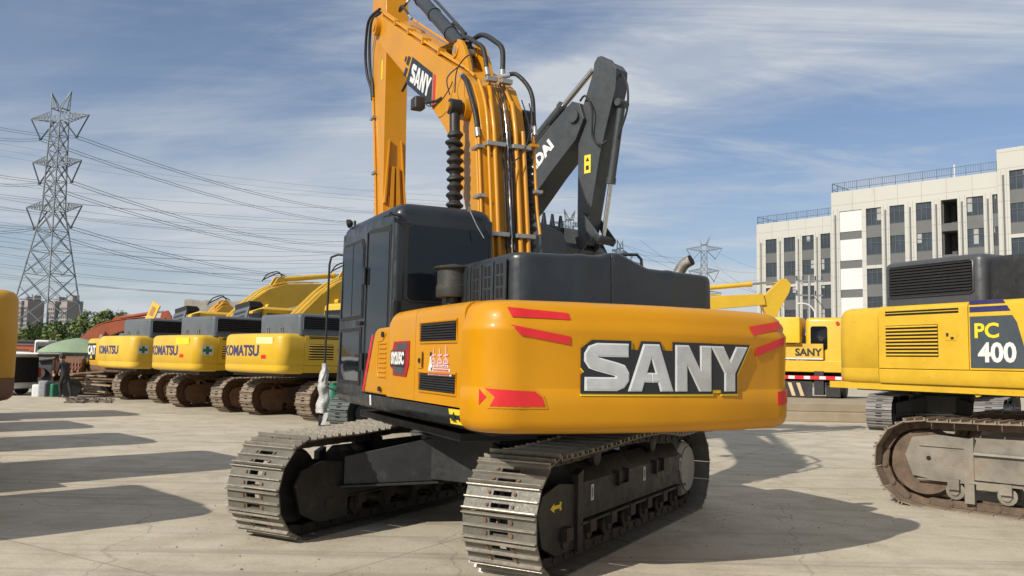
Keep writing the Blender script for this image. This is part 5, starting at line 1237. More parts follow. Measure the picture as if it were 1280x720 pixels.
for sx in (-1, 1):
    b = MB(); b.prism([(3.62, 4.28), (3.72, 4.30), (4.14, 3.80), (4.08, 3.68), (3.95, 3.72)], 'x', sx*.20, sx*.235); b.build('bucket_link', M_HYUN, hy, bevel=.006)
b = MB(); b.cyl((-.25, 4.04, 3.78), (.25, 4.04, 3.78), .08); b.build('link_pin', M_BLK, hy)
b = MB(); b.tube([(.2, 3.60, 6.42), (.28, 3.80, 6.45), (.27, 3.95, 6.15), (.22, 3.92, 5.7), (.24, 4.1, 5.5), (.2, 4.25, 5.55)], .020, seg=8, smooth=6); b.build('hydraulic_hose', M_RUB, hy)
b = MB(); b.tube([(0, 4.42, 6.8), (.1, 4.62, 6.5), (.05, 4.58, 6.1), (.05, 4.42, 5.7), (0, 4.3, 5.5)], .020, seg=8, smooth=6); b.build('hydraulic_hose', M_RUB, hy)
b = MB(); b.cyl((.255, 3.52, 6.12), (.32, 3.52, 6.12), .12, seg=20); b.build('boom_tip_boss', M_HYUN, hb_)
for k, (dx, dy, lab) in enumerate(((.55, -3.75, 'stained yellow excavator nearer than the one cut off by the left edge'), (-2.75, 2.8, 'stained yellow excavator just beyond the one cut off by the left edge'),
                                   (-5.2, 5.5, 'stained yellow excavator third beyond the left edge, casting a shadow band'), (-5.9, 9.3, 'stained yellow excavator farthest of the line beyond the left edge'))):
    c_ = copy_tree(l1); c_.location = l1.location + Vector((dx, dy, 0)); c_['label'] = lab

# ================================================================== YARD THINGS ON THE LEFT
# white van with its tailgate up
van = thing('van', 'white van behind the left edge excavator with its tailgate lifted open', 'van', (-19.3, 30.6, 0), radians(80))
def vring(y, z0, zt, w0, w1, zb_=.95):
    return [(-w0, y, z0), (-w0-.02, y, z0+.35), (-w0, y, zb_), (-w1, y, zt-.1), (-w1+.12, y, zt), (w1-.12, y, zt), (w1, y, zt-.1), (w0, y, zb_), (w0+.02, y, z0+.35), (w0, y, z0)]
b = MB(); b.loft([vring(-1.95, .25, 1.46, .72, .62), vring(-1.6, .2, 1.55, .78, .68), vring(.4, .2, 1.57, .78, .68), vring(1.0, .2, 1.40, .78, .64), vring(1.35, .2, 1.05, .78, .72), vring(1.95, .22, .85, .74, .68, .80)])
vb = b.build('body', M_WHITE, van, ang=40, bevel=.03)
for sx in (-1, 1):
    b = MB(); b.prism([(-1.7, .98), (-1.65, 1.38), (-1.0, 1.42), (-1.0, .98)], 'x', sx*.735, sx*.80); b.build('window', M_GLASS, vb)
    b = MB(); b.prism([(-.9, .98), (-.9, 1.42), (.3, 1.42), (.9, .98)], 'x', sx*.735, sx*.80); b.build('window', M_GLASS, vb)
    b = MB(); b.box(min(sx*.64, sx*.77), max(sx*.64, sx*.77), -1.985, -1.90, .62, .98); b.build('tail_light', M_RED, vb, bevel=.02)
    for y in (-1.25, 1.25):
        b = MB(); b.cyl((sx*.62, y, .27), (sx*.80, y, .27), .27, seg=24); wh = b.build('wheel', M_RUB, van)
        b = MB(); b.cyl((sx*.80, y, .27), (sx*.81, y, .27), .16, seg=18); b.build('rim', M_STEEL, wh)
b = MB(); b.box(-.60, .60, -1.99, -1.955, .45, 1.35); b.build('boot_opening', M_VOID, vb)
b = MB(); b.box(-.62, .62, -2.95, -1.95, 1.47, 1.52); b.build('tailgate', M_WHITE, van, bevel=.02)
# goods by the van
for k, (px, lab, m, sz) in enumerate(((48, 'white sack on the ground below the open tailgate, left one', M_DWHITE, (.36, .3, .42)), (54, 'pale bundle standing between the white sack and the grey boxes', M_CLOTHG, (.30, .3, .55)), (61, 'grey box on the ground behind the standing person, left one', M_GREY, (.3, .3, .5)), (67, 'greenish box beside the standing person', M_GREEN, (.28, .3, .46)))):
    p = at(px, 494, 29.6)
    b = MB(); rbox(b, -sz[0]/2, sz[0]/2, -sz[1]/2, sz[1]/2, 0, sz[2], .06)
    o = b.build('sack' if k < 2 else 'box', m, None, ang=50); o.location = (p.x, 29.6, 0); o.rotation_euler = (0, 0, .3*k); tag(o, lab, 'sack' if k < 2 else 'box')
# bucket with long teeth, red-brown, on the ground behind the van
bt = thing('excavator_bucket', 'rusty red-brown digging bucket with long teeth at the right of the open van', 'bucket', (-15.95, 30.3, .33), radians(10)); bt.scale = (.62,)*3
b = MB(); b.prism([(0, .9), (.2, 1.55), (.7, 1.75), (1.1, 1.3), (1.0, .5), (.5, .2), (.45, .26), (.92, .55), (1.02, 1.28), (.68, 1.66), (.25, 1.47), (.06, .88)], 'x', -.75, .75)
bs = b.build('shell', M_RUSTY, bt, bevel=.01)
for sx in (-1, 1): b = MB(); b.prism([(0, .9), (.2, 1.55), (.7, 1.75), (1.1, 1.3), (1.0, .5), (.5, .2)], 'x', sx*.75, sx*.79); b.build('side_plate', M_RUSTY, bt)
for k in range(9):
    x = -.68+k*.17; b = MB(); b.box(x-.022, x+.022, -.04, .0, .92, 1.52); b.build('rib', surf('rust_pink', (.36, .17, .11), .8, var=.2), bt)
for k in range(5):
    x = -.66+k*.33; b = MB(); b.hull8([(x-.03, -.03, .62), (x+.03, -.03, .62), (x+.03, .0, .62), (x-.03, .0, .62)], [(x-.07, -.06, .95), (x+.07, -.06, .95), (x+.07, .06, .95), (x-.07, .06, .95)]); b.build('tooth', surf('rust_pink', (.36, .17, .11)), bt)

# person: skin-modifier figure, stooping toward the van
def person(label, loc, rz, pose, scale=1.):
    root = thing('person', label, 'person', loc, rz)
    def skin(name, verts, edges, radii, mat, parent, sub=2, rootv=0):
        me = bpy.data.meshes.new(name); me.from_pydata(verts, edges, []); o = bpy.data.objects.new(name, me); C.objects.link(o); o.parent = parent
        sk = o.modifiers.new('skin', 'SKIN'); sk.use_smooth_shade = True
        for v, r in zip(me.skin_vertices[0].data, radii): v.radius = (r, r) if isinstance(r, (int, float)) else r
        me.skin_vertices[0].data[rootv].use_root = True
        ss = o.modifiers.new('sub', 'SUBSURF'); ss.levels = sub; ss.render_levels = sub
        me.materials.append(mat); return o
    V, E, Rr = pose
    V = [tuple(c*scale for c in v) for v in V]
    body = skin('body', V, E, [r*scale for r in Rr], M_CLOTH, root)
    return root, body
# x right, y forward (walking direction), z up ; standing 1.7 tall before scaling
V = [(0, -.02, .92), (0, .05, 1.12), (0, .14, 1.32), (0, .19, 1.44), (0, .23, 1.53),
     (-.10, -.02, .88), (-.12, .12, .50), (-.12, .02, .09), (-.12, .16, .045),
     (.10, -.02, .88), (.13, -.12, .48), (.13, -.30, .10), (.13, -.17, .045),
     (-.19, .12, 1.38), (-.25, .10, 1.12), (-.20, .30, .95), (-.19, .38, .92),
     (.19, .12, 1.38), (.25, .20, 1.13), (.19, .42, 1.08), (.17, .50, 1.09)]
Ed = [(0, 1), (1, 2), (2, 3), (3, 4), (0, 5), (5, 6), (6, 7), (7, 8), (0, 9), (9, 10), (10, 11), (11, 12), (2, 13), (13, 14), (14, 15), (15, 16), (2, 17), (17, 18), (18, 19), (19, 20)]
Rr = [.14, .13, .15, .07, .055, .10, .075, .045, .04, .10, .075, .045, .04, .065, .05, .04, .03, .065, .05, .04, .03]
pp = at(76, 497, 28.9)
per, pbody = person('person in black trousers and jacket bending forward by the open van', (pp.x+.1, 28.9, 0), radians(60), (V, Ed, Rr), .84)
b = MB(); sc = .84
b.lathe([(.02, -.13), (.06, -.11), (.082, -.05), (.092, .02), (.09, .07), (.06, .115), (.02, .125)], (0, .27*sc, 1.62*sc), (0, .1, 1), seg=18); b.cyl((0, .36*sc, 1.60*sc), (0, .385*sc, 1.59*sc), .014, .010, seg=8)
for sx in (-1, 1): b.cyl((sx*.088, .27*sc, 1.61*sc), (sx*.1, .27*sc, 1.61*sc), .02, .016, seg=8)
b.build('head', M_SKIN, per, ang=60)
b = MB(); b.lathe([(.095, -.02), (.10, .04), (.095, .08), (.065, .125), (.02, .137)], (0, .255*sc, 1.625*sc), (0, -.1, 1), seg=18); b.build('hair', M_HAIR, per, ang=60)
for x0, y0, z0 in ((-.19, .40, .91), (.17, .52, 1.09)):
    b = MB(); rbox(b, x0*sc-.018, x0*sc+.018, y0*sc, y0*sc+.07, z0*sc-.035, z0*sc+.035, .012)
    for q in range(4): zq = z0*sc+.027-q*.018; b.tube([(x0*sc, y0*sc+.068, zq), (x0*sc, y0*sc+.105-.004*abs(q-1), zq-.003), (x0*sc-.008, y0*sc+.128-.005*abs(q-1), zq-.012)], .0075, seg=6)
    b.tube([(x0*sc, y0*sc+.02, z0*sc+.03), (x0*sc-.012, y0*sc+.05, z0*sc+.052), (x0*sc-.018, y0*sc+.08, z0*sc+.055)], .009, seg=6); b.build('hand', M_SKIN, per)
b = MB(); b.loft([[(.17*cos(a)*k_, .10*sin(a)*k_+y_*sc, z_*sc) for a in [2*pi*q/16 for q in range(16)]] for k_, y_, z_ in ((.8, .10, 1.22), (.98, .13, 1.32), (.9, .16, 1.41), (.45, .19, 1.47))]); b.build('grey_scarf', M_CLOTHG, per, ang=60)

# loose wheel
b = MB(); wp = at(88, 497, 29.3)
wl = thing('loose_wheel', 'round wheel with bright rim leaning by the scrap planks', 'wheel', (wp.x, 29.3, .33), radians(25))
b = MB(); b.lathe([(.20, -.09), (.31, -.10), (.34, -.06), (.34, .06), (.31, .10), (.20, .09)], (0, 0, 0), (0, 1, .12), seg=28); b.build('tyre', M_RUB, wl)
b = MB(); b.lathe([(.2, -.07), (.17, -.02), (.06, -.05), (.02, -.05)], (0, 0, 0), (0, 1, .12), seg=24); b.build('rim', M_STEEL, wl)
# planks / scrap steel stack
for k in range(9):
    b = MB(); p = at(107, 497, 29.8)
    L_ = random.uniform(1.4, 2.0); b.box(-L_/2, L_/2, -.09, .09, 0, .05); o = b.build('plank', M_WOOD if k % 3 else M_RUSTY, None)
    o.location = (p.x+random.uniform(-.25, .25), 29.8+random.uniform(-.3, .3), .06+k*.095); o.rotation_euler = (random.uniform(-.03, .03), random.uniform(-.10, .12), random.uniform(-.35, .35))
    tag(o, 'weathered board lying in the loose pile under the green parasol', 'board', 'boards piled beside the far excavators')
# loose debris on the ground before them
b = MB()
for k in range(70):
    px = random.uniform(86, 140); p = at(px, random.uniform(499, 504), 28); gx = ray(px, random.uniform(499, 504)); t_ = -H/gx.z
    x, y = gx.x*t_, gx.y*t_; a = random.uniform(0, pi); l = random.uniform(.05, .5); w_ = random.uniform(.02, .06)
    M = Matrix.Translation((x, y, .02)) @ Matrix.Rotation(a, 4, 'Z') @ Matrix.Rotation(random.uniform(-.2, .2), 4, 'Y')
    b.box(-l/2, l/2, -w_/2, w_/2, 0, random.uniform(.02, .08), M=M)
tag(b.build('debris', M_SCRAP), 'thin scatter of scrap and rubble on the concrete before the old crawlers', 'debris', kind='stuff')
# green parasol
ps = at(97, 440, 32)
par = thing('parasol', 'large faded green parasol open behind the standing person', 'parasol', (ps.x, 32, 0))
b = MB(); n = 16; rings = []
for r_, z_ in ((1.42, 1.55), (1.35, 1.62), (1.0, 1.83), (.55, 2.0), (.06, 2.10)): rings.append([(r_*cos(2*pi*k/n)*(1 if k % 2 == 0 else .965), r_*sin(2*pi*k/n)*(1 if k % 2 == 0 else .965), z_) for k in range(n)])
rings2 = [[(x*.985, y*.985, z-.03) for x, y, z in r] for r in rings[::-1]]
b.loft(rings+rings2); b.build('canopy', M_TARP, par, ang=20)
b = MB(); b.cyl((0, 0, 0), (0, 0, 2.08), .025, seg=10); b.build('pole', M_STEEL, par)
b = MB(); b.lathe([(.30, 0), (.30, .06), (.06, .10)], (0, 0, 0), seg=20); b.build('base', M_BLK, par)
# dark machine parts / container behind
for (px, py, D, sx_, sy_, sz_, m, lab, nm) in ((69, 440, 38, 1.3, 1.0, 2.0, M_BLK, 'dark metal cabin shell standing between the bushes and the parasol', 'cabin_shell'), (57, 440, 40, .7, .8, 2.1, M_DWHITE, 'small off-white tank behind the van roof', 'tank'),
                                              (103, 460, 35, 3.2, 1.2, 1.35, M_BLK, 'black engine block in the shade under the green parasol', 'engine_block')):
    p = at(px, py, D)
    b = MB(); rbox(b, -sx_/2, sx_/2, -sy_/2, sy_/2, .0, sz_, .08)
    o = b.build(nm, m, None, ang=50); o.location = (p.x, D, 0); tag(o, lab, nm.replace('_', ' '))
    if nm == 'cabin_shell':
        b = MB(); b.box(-.5, .5, -.515, -.505, 1.1, 1.8); b.build('window', M_GLASS, o)
    if nm == 'engine_block':
        b = MB()
        for k in range(5): b.cyl((-1.3+k*.62, -.62, .7), (-1.3+k*.62, -.78, .7), .2, seg=12)
        b.tube([(-1.5, -.7, 1.2), (-.5, -.75, 1.3), (.4, -.7, 1.1), (1.5, -.7, 1.25)], .07, smooth=4); b.build('pipework', M_CHAIN, o)

# green and white wheeled post by the near tracks
gp = thing('wheeled_jack', 'green cylinder stand on two black wheels with white feet beside the amber excavator cab', 'jack', (-4.30, 19.9, 0), .3)
gx0 = at(415, 528, 19.5); gp.location = (gx0.x, 19.5, 0)
b = MB(); b.lathe([(.13, .40), (.16, .43), (.16, .85), (.13, .90), (.09, .92), (.09, .98)], (0, 0, 0), seg=20); b.build('cylinder', M_GREEN, gp)
for a in (-.9, .9, pi-.6, pi+.6):
    b = MB(); b.hull8([(.10*cos(a)-.04, .10*sin(a)-.04, .40), (.10*cos(a)+.04, .10*sin(a)-.04, .40), (.10*cos(a)+.04, .10*sin(a)+.04, .40), (.10*cos(a)-.04, .10*sin(a)+.04, .40)], [(.27*cos(a)-.04, .27*sin(a)-.04, .03), (.27*cos(a)+.04, .27*sin(a)-.04, .03), (.27*cos(a)+.04, .27*sin(a)+.04, .03), (.27*cos(a)-.04, .27*sin(a)+.04, .03)]); b.build('leg', M_DWHITE, gp)
for sx in (-1, 1): b = MB(); b.cyl((sx*.30, 0, .12), (sx*.24, 0, .12), .12, seg=18); b.build('wheel', M_RUB, gp)

# concrete wall block behind the row
cw_ = thing('concrete_wall', 'weathered concrete wall with a crumbling top behind the left row', 'wall', (-14.8, 46.0, 0), radians(14))
b = MB(); N_ = 40; rings = []
for k in range(N_+1):
    x = -2.9+k*7.0/N_; zt_ = 4.55+.10*noise.noise(Vector((x*1.3, 0, 0)))+.06*noise.noise(Vector((x*5, 3, 0)))+.03*x
    rings.append([(x, -.5, 0), (x, -.5+.03*noise.noise(Vector((x*3, 1, 2))), zt_-.12), (x, -.38, zt_), (x, .5, zt_+.02), (x, .5, 0)])
b.loft(rings)
b.build('wall', surf('aged_concrete', (.27, .25, .21), .9, var=.2, vscale=.8, dirt=(.14, .12, .09), dirt_amt=.6, dirt_scale=1.3, bump=.5, bscale=9, streak=True), cw_, ang=50)

# ================================================================== TREES, TOWERS AND PYLONS
def leaf_mat(name, col):
    m = surf(name, col, .7, var=.35, vscale=.9); return m
LEAVES = [leaf_mat('leaf_dark', (.06, .10, .025)), leaf_mat('leaf_mid', (.11, .15, .04)), leaf_mat('leaf_light', (.17, .20, .06))]
M_BARK = surf('bark', (.13, .10, .07), .9, var=.3, vscale=6)
def tree(label, loc, h, rad, nclump, per, seed, mats, cat='tree', leaf=.22, low=.25):
    rnd = random.Random(seed)
    root = thing('bush' if cat == 'bush' else 'tree', label, cat, loc, rnd.uniform(0, 6), None)
    b = MB(); tips = []
    for k in range(5 if cat == 'bush' else 4):
        a = rnd.uniform(0, 6.28); r_ = rnd.uniform(.1, .5)*rad; top = Vector((r_*cos(a), r_*sin(a), h*rnd.uniform(.55, .85)))
        b.tube([(0, 0, 0), (top.x*.2, top.y*.2, h*.3), tuple(top)], .05+.012*h, seg=7, smooth=3)
    b.build('trunk', M_BARK, root)
    bms = [MB() for _ in mats]
    for c_ in range(nclump):
        while True:
            p = Vector((rnd.uniform(-1, 1), rnd.uniform(-1, 1), rnd.uniform(-1, 1)))
            if .25 < p.length < 1: break
        cc_ = Vector((p.x*rad*.85, p.y*rad*.85, h*(low+1)/2+p.z*h*(1-low)/2*.88)); cr_ = rnd.uniform(.14, .30)*rad; mi = rnd.choices(range(len(mats)), [3, 4, 2])[0]
        for q in range(per):
            d = Vector((rnd.gauss(0, 1), rnd.gauss(0, 1), rnd.gauss(0, .8))).normalized()*cr_*rnd.uniform(.3, 1.15)
            o_ = cc_+d; s_ = leaf*rnd.uniform(.6, 1.3); u = Vector((rnd.uniform(-1, 1), rnd.uniform(-1, 1), rnd.uniform(-1, 1))).normalized(); v = u.orthogonal().normalized()
            bms[mi].add([o_-u*s_, o_-v*s_*.45, o_+u*s_, o_+v*s_*.45], [(0, 1, 2, 3)])
    bmx = MB()
    for i, q in enumerate(bms): bmx.add(q.v, q.f, i)
    bmx.build('crown', mats, root, recalc=False, ang=180)
    return root
specs = [(36, 74, 3.6, 1.9, 'low bush with a reddish tinge nearest the left edge excavator'), (48, 78, 4.0, 2.4, 'rounded green bush between the first bush and the pylon foot'), (62, 72, 4.1, 2.6, 'broad green bush right below the left apartment tower'), (77, 75, 4.3, 2.8, 'dense green bush in front of the pylon foot'),
         (92, 71, 4.2, 2.6, 'leafy bush between the pylon foot and the tall trees'), (106, 80, 4.5, 2.3, 'green bush at the right of the pylon foot'), (118, 84, 6.2, 1.9, 'slim tree with a thin top, leftmost of the two tall ones'), (131, 78, 5.6, 2.0, 'slim tree with gaps in its crown above the orange boom'), (146, 82, 5.9, 2.2, 'tree above the raised lid of the pale orange excavator'), (163, 80, 5.0, 2.4, 'low tree hidden mostly behind the far excavators')]
for i, (px, D, h_, r_, lab) in enumerate(specs):
    p = at(px, 440, D); tree(lab, (p.x, D, 0), h_, r_, 42, 60, i*7+3, LEAVES, 'bush' if i < 6 else 'tree', leaf=.20, low=.05 if i < 6 else .3)

# apartment towers under construction, far away
M_TOWER = surf('raw_concrete_tower', (.30, .27, .25), .9, var=.12, vscale=.05)
M_TWIN = surf('tower_opening', (.075, .08, .09), .6, var=.2, vscale=.1)
M_TGRN = surf('scaffold_net', (.20, .26, .24), .9, var=.15, vscale=.05)
def tower(label, x0, x1, D, h, seed):
    rnd = random.Random(seed); wdt = x1-x0
    root = thing('apartment_tower', label, 'building', ((x0+x1)/2, D, 0), radians(-30), 'apartment towers under construction far off')
    b = MB()
    for (a, c_, y0, y1, hh) in ((-.5, -.17, -4, 8, 1), (-.16, .2, -1, 9, .93), (.21, .5, -5, 7, 1.0)):
        b.box(a*wdt, c_*wdt, y0, y1, 0, h*hh)
    b.box(-.4*wdt, -.25*wdt, 0, 5, h, h+3.2); b.box(.28*wdt, .42*wdt, 0, 5, h, h+4)
    w_ = b.build('wall', M_TOWER, root)
    nfl = int(h/3)
    for f_ in range(nfl):
        b = MB()
        for (a, c_, y0) in ((-.5, -.17, -4), (-.16, .2, -1), (.21, .5, -5)):
            for q in range(3):
                xx0 = a*wdt+(c_-a)*wdt*(q+.18)/3; xx1 = a*wdt+(c_-a)*wdt*(q+.82)/3
                if f_*3+2.7 < h*.92: b.box(xx0, xx1, y0-.1, y0-.02, f_*3+.7, f_*3+2.5)
        b.build('window_row', M_TWIN, root)
    b = MB(); b.box(-.10*wdt, .12*wdt, -2.2, -1.2, 0, h*.75); b.build('scaffold', M_TGRN, root)
    b = MB(); b.cyl((0, 2, h*.9), (0, 2, h+5), .25, seg=6); b.build('mast', M_BLK, root)
pa, pb = at(24, 376, 600), at(49, 376, 600); tower('far unfinished apartment tower seen behind the left legs of the pylon', pa.x, pb.x, 600, pa.z, 1)
pa, pb = at(59, 376, 600), at(101, 376, 600); tower('far unfinished apartment tower seen between the right legs of the pylon, the wider one', pa.x, pb.x, 600, pa.z, 2)

# lattice pylons
def pylon(label, loc, rz, h=52., thick=.10, scale=1., detail=True, group=None):
    root = thing('electricity_pylon', label, 'pylon', loc, rz, group); root.scale = (scale,)*3
    def half(z):
        # half-width of the body at height z
        if z < h*.58: return 5.3+(1.4-5.3)*z/(h*.58)
        return 1.4+(1.05-1.4)*(z-h*.58)/(h*.42)
    def bar_(mb, p, q, r=thick): mb.cyl(p, q, r, seg=4, caps=False)
    lv = [0, .12*h, .23*h, .33*h, .42*h, .50*h, .58*h, .64*h, .70*h, .76*h, .82*h, .88*h, .94*h]
    for sx, sy in ((-1, -1), (1, -1), (1, 1), (-1, 1)):
        b = MB()
        for z0, z1 in zip(lv, lv[1:]): bar_(b, (sx*half(z0), sy*half(z0), z0), (sx*half(z1), sy*half(z1), z1), thick*1.45)
        b.build('leg', M_GALV, root)
    b = MB()
    for z0, z1 in zip(lv, lv[1:]):
        a, c_ = half(z0), half(z1)
        for (s0, s1) in (((-1, -1), (1, -1)), ((1, -1), (1, 1)), ((1, 1), (-1, 1)), ((-1, 1), (-1, -1))):
            bar_(b, (s0[0]*a, s0[1]*a, z0), (s1[0]*c_, s1[1]*c_, z1), thick*.8); bar_(b, (s1[0]*a, s1[1]*a, z0), (s0[0]*c_, s0[1]*c_, z1), thick*.8)
            bar_(b, (s0[0]*c_, s0[1]*c_, z1), (s1[0]*c_, s1[1]*c_, z1), thick*.7)
            if z0 < h*.4 and detail:
                zm_ = (z0+z1)/2; m_ = half(zm_); bar_(b, (s0[0]*m_, s0[1]*m_, zm_), ((s0[0]*a+s1[0]*a)/2, (s0[1]*a+s1[1]*a)/2, z0), thick*.55); bar_(b, (s1[0]*m_, s1[1]*m_, zm_), ((s0[0]*a+s1[0]*a)/2, (s0[1]*a+s1[1]*a)/2, z0), thick*.55)
    b.build('bracing', M_GALV, root)
    for za, reach, drop in ((.58*h, 6.6, 0), (.76*h, 5.8, 0), (.94*h, 6.9, 0)):
        for sx in (-1, 1):
            b = MB(); w_ = half(za); tip = Vector((sx*reach, 0, za+.9))
            for sy in (-1, 1):
                bar_(b, (sx*w_, sy*w_, za), tip, thick*.9); bar_(b, (sx*w_, sy*w_, za+1.8), tip+Vector((0, 0, .1)), thick*.9)
                for k in range(1, 6):
                    t_ = k/6; p_ = Vector((sx*w_, sy*w_, za)).lerp(tip, t_); q_ = Vector((sx*w_, sy*w_, za+1.8)).lerp(tip, t_); q2 = Vector((sx*w_, sy*w_, za+1.8)).lerp(tip, max(0, t_-1/6))
                    bar_(b, p_, q_, thick*.6); bar_(b, p_, q2, thick*.6)
            for k in range(0, 6):
                t_ = k/6; p_ = Vector((sx*w_, -w_, za)).lerp(tip, t_); q_ = Vector((sx*w_, w_, za)).lerp(tip, t_); bar_(b, p_, q_, thick*.6)
            arm_ = b.build('cross_arm', M_GALV, root)
            b = MB(); low = Vector((sx*(reach*.5+w_*.5+.3), 0, za-3.3))
            b.cyl(tip, low, .13, seg=6); b.cyl((sx*(w_+.1), 0, za), low, .13, seg=6); b.cyl(low+Vector((-.3, 0, 0)), low+Vector((.3, 0, 0)), .16, seg=6)
            b.build('insulator', M_INSUL, arm_)
    for sx in (-1, 1):
        b = MB(); w_ = half(.94*h)
        for sy in (-1, 1):
            bar_(b, (sx*w_*.3, sy*w_, .94*h+2.0), (sx*2.4, 0, h+3.0)); bar_(b, (sx*w_, sy*w_, .94*h+2.0), (sx*2.4, 0, h+3.0))
            for k in range(1, 5): t_ = k/5; bar_(b, Vector((sx*w_*.3, sy*w_, .94*h+2)).lerp(Vector((sx*2.4, 0, h+3.0)), t_), Vector((sx*w_, sy*w_, .94*h+2)).lerp(Vector((sx*2.4, 0, h+3.0)), t_-.1), thick*.6)
            bar_(b, (sx*w_, sy*w_, .94*h), (sx*w_, sy*w_, .94*h+2.4)); bar_(b, (-w_, sy*w_, .94*h+2.4), (w_, sy*w_, .94*h+2.4)); bar_(b, (sx*w_, -w_, .94*h+2.4), (sx*w_, w_, .94*h+2.4))
        b.build('peak', M_GALV, root)
    return root
py0 = pylon('tall lattice pylon at the left with three cross-arms and V-shaped insulators', (-88.5, 160, 0), radians(-16), h=49.)
gpy = 'distant pylons behind the yard'
pylon('distant pylon at the right of the exhaust pipe, the broadest of the far ones', (at(880, 300, 330).x, 330, 0), radians(-15), h=49, thick=.13, group=gpy)
p = at(712, 262, 300); pylon('distant pylon just left of the raised grey arm', (p.x, 300, 0), radians(30), h=p.z-3, thick=.11, group=gpy)
p = at(775, 300, 400); pylon('distant pylon between the raised grey arm and the hood handrail', (p.x, 400, 0), radians(50), h=p.z-3, thick=.13, group=gpy)
p = at(786, 316, 420); pylon('small distant pylon directly above the hood handrail', (p.x, 420, 0), radians(10), h=p.z-3, thick=.13, group=gpy)
p = at(962, 345, 600); 

# overhead lines: (pixel x, pixel y, distance) of the two ends and how far it sags; built where they hang
def wire(p0, p1, sag, r=.05, n=14, twin=0):
    A_ = p0 if isinstance(p0, Vector) else at(*p0); B_ = p1 if isinstance(p1, Vector) else at(*p1); b = MB()
    for off in ([0] if not twin else [-twin, twin]):
        b.tube([A_.lerp(B_, k/n)+Vector((0, 0, -sag*4*(k/n)*(1-k/n)+off)) for k in range(n+1)], r, seg=4)
    o = b.build('power_line', M_WIRE); return o
rzp = radians(-16); WL = []
for (za, reach, wd), ends in zip(((.94*49, 6.9, 1.11), (.76*49, 5.8, 1.25), (.58*49, 6.6, 1.4)), (((470, 266), (146, 162), (452, 280)), ((430, 307), (207, 221), (424, 316)), ((420, 345), (273, 284), (380, 352)))):
    for sx in (1, -1):
        lx = sx*(reach*.5+wd*.5+.3); low = Vector((-88.5+lx*cos(rzp), 160+lx*sin(rzp), za-3.3))
        e_ = ends[0] if sx > 0 else ends[2]; WL.append((low, (e_[0], e_[1], 330), 3.2, .06, .28)); WL.append((low, (-60, ends[1][0 if sx > 0 else 1], 150), .8, .045, .22))
for q in range(9): y0 = 225+q*14.5; WL.append(((-60, y0+random.uniform(-4, 4), 260), (445, y0+38-q*1.6+random.uniform(-4, 4), 320), random.uniform(1, 5), .05, 0))
for y0, y1 in ((236, 262), (243, 268), (250, 276), (257, 283), (290, 296), (297, 303), (303, 312), (310, 322), (326, 342), (334, 347), (342, 352)):
    WL.append(((-40, y0+random.uniform(-2, 2), 240), (440, y1+20+random.uniform(-3, 3), 300), random.uniform(1, 4), .055, 0))
for y0, y1 in ((172, 245), (180, 252), (188, 256)): WL.append(((-40, y0, 300), (560, y1, 340), 3, .045, 0))
for y0, y1 in ((208, 247), (216, 268)): WL.append(((600, y0+30, 320), (720, y1, 300), 1, .05, 0))
for (x0, y0, x1, y1) in ((712, 268, 878, 352), (712, 280, 870, 330), (786, 320, 876, 326), (790, 330, 905, 380), (884, 306, 1010, 352), (884, 318, 960, 372), (886, 330, 1000, 338), (690, 300, 860, 322), (800, 300, 878, 345), (880, 352, 1060, 326), (878, 358, 1050, 332), (890, 340, 980, 372)):
    WL.append(((x0, y0, 320), (x1, y1, 330 if x1 < 930 else 115), 1.5, .055 if x1 < 930 else .03, 0))
for i, wq in enumerate(WL):
    p0, p1, sag, r, tw = wq
    o = wire(p0, p1, sag, r, twin=tw)
    lab = 'thin overhead conductor strung across the sky beside similar ones' if not tw else 'pair of thick conductors hanging from a cross-arm of the tall left pylon'
    tag(o, lab, 'power line', 'overhead conductors' if not tw else 'paired conductors of the left pylon')

# ================================================================== RIGHT-HAND SIDE
# long office block: facade frame runs from far left to near right
M_FAC = surf('pale_facade_panel', (.49, .475, .43), .75, var=.05, vscale=.12, dirt=(.38, .35, .29), dirt_amt=.35, dirt_scale=.5, streak=True)
def add_joints(m, bw, rh, dark):
    nt, ns, ls, b = nodes_of(m)
    tcn = ns.new('ShaderNodeTexCoord'); sp_ = ns.new('ShaderNodeSeparateXYZ'); cbn = ns.new('ShaderNodeCombineXYZ')
    ls.new(tcn.outputs['Object'], sp_.inputs[0]); ls.new(sp_.outputs[0], cbn.inputs[0]); ls.new(sp_.outputs[2], cbn.inputs[1])
    br = ns.new('ShaderNodeTexBrick'); br.offset = 0; br.inputs['Scale'].default_value = 1; br.inputs['Brick Width'].default_value = bw; br.inputs['Row Height'].default_value = rh
    br.inputs['Mortar Size'].default_value = .03; ls.new(cbn.outputs[0], br.inputs['Vector'])
    src = b.inputs['Base Color'].links[0].from_socket
    mm_ = ns.new('ShaderNodeMath'); mm_.operation = 'MULTIPLY'; mm_.inputs[1].default_value = .55; ls.new(br.outputs['Fac'], mm_.inputs[0])
    ls.new(mixc(ns, ls, mm_.outputs[0], src, dark), b.inputs['Base Color'])
add_joints(M_FAC, 2.7, 1.8, (.2, .19, .17))
M_FACW = surf('white_shutter_panel', (.62, .62, .61), .7, var=.04)
M_SPAN = surf('grey_spandrel', (.125, .127, .125), .7, var=.08, vscale=.3)
M_WGL = surf('office_window_glass', (.035, .045, .055), .12, var=.3, vscale=.35, spec=.8)
M_WFR = surf('window_frame', (.07, .075, .08), .5)
M_ROOM = surf('bare_room', (.12, .12, .118), .9)
M_BLIND = surf('window_blind', (.34, .35, .35), .8, var=.1, vscale=.6)
rbl = random.Random(11)
M_RAIL = surf('roof_railing', (.09, .12, .16), .5)
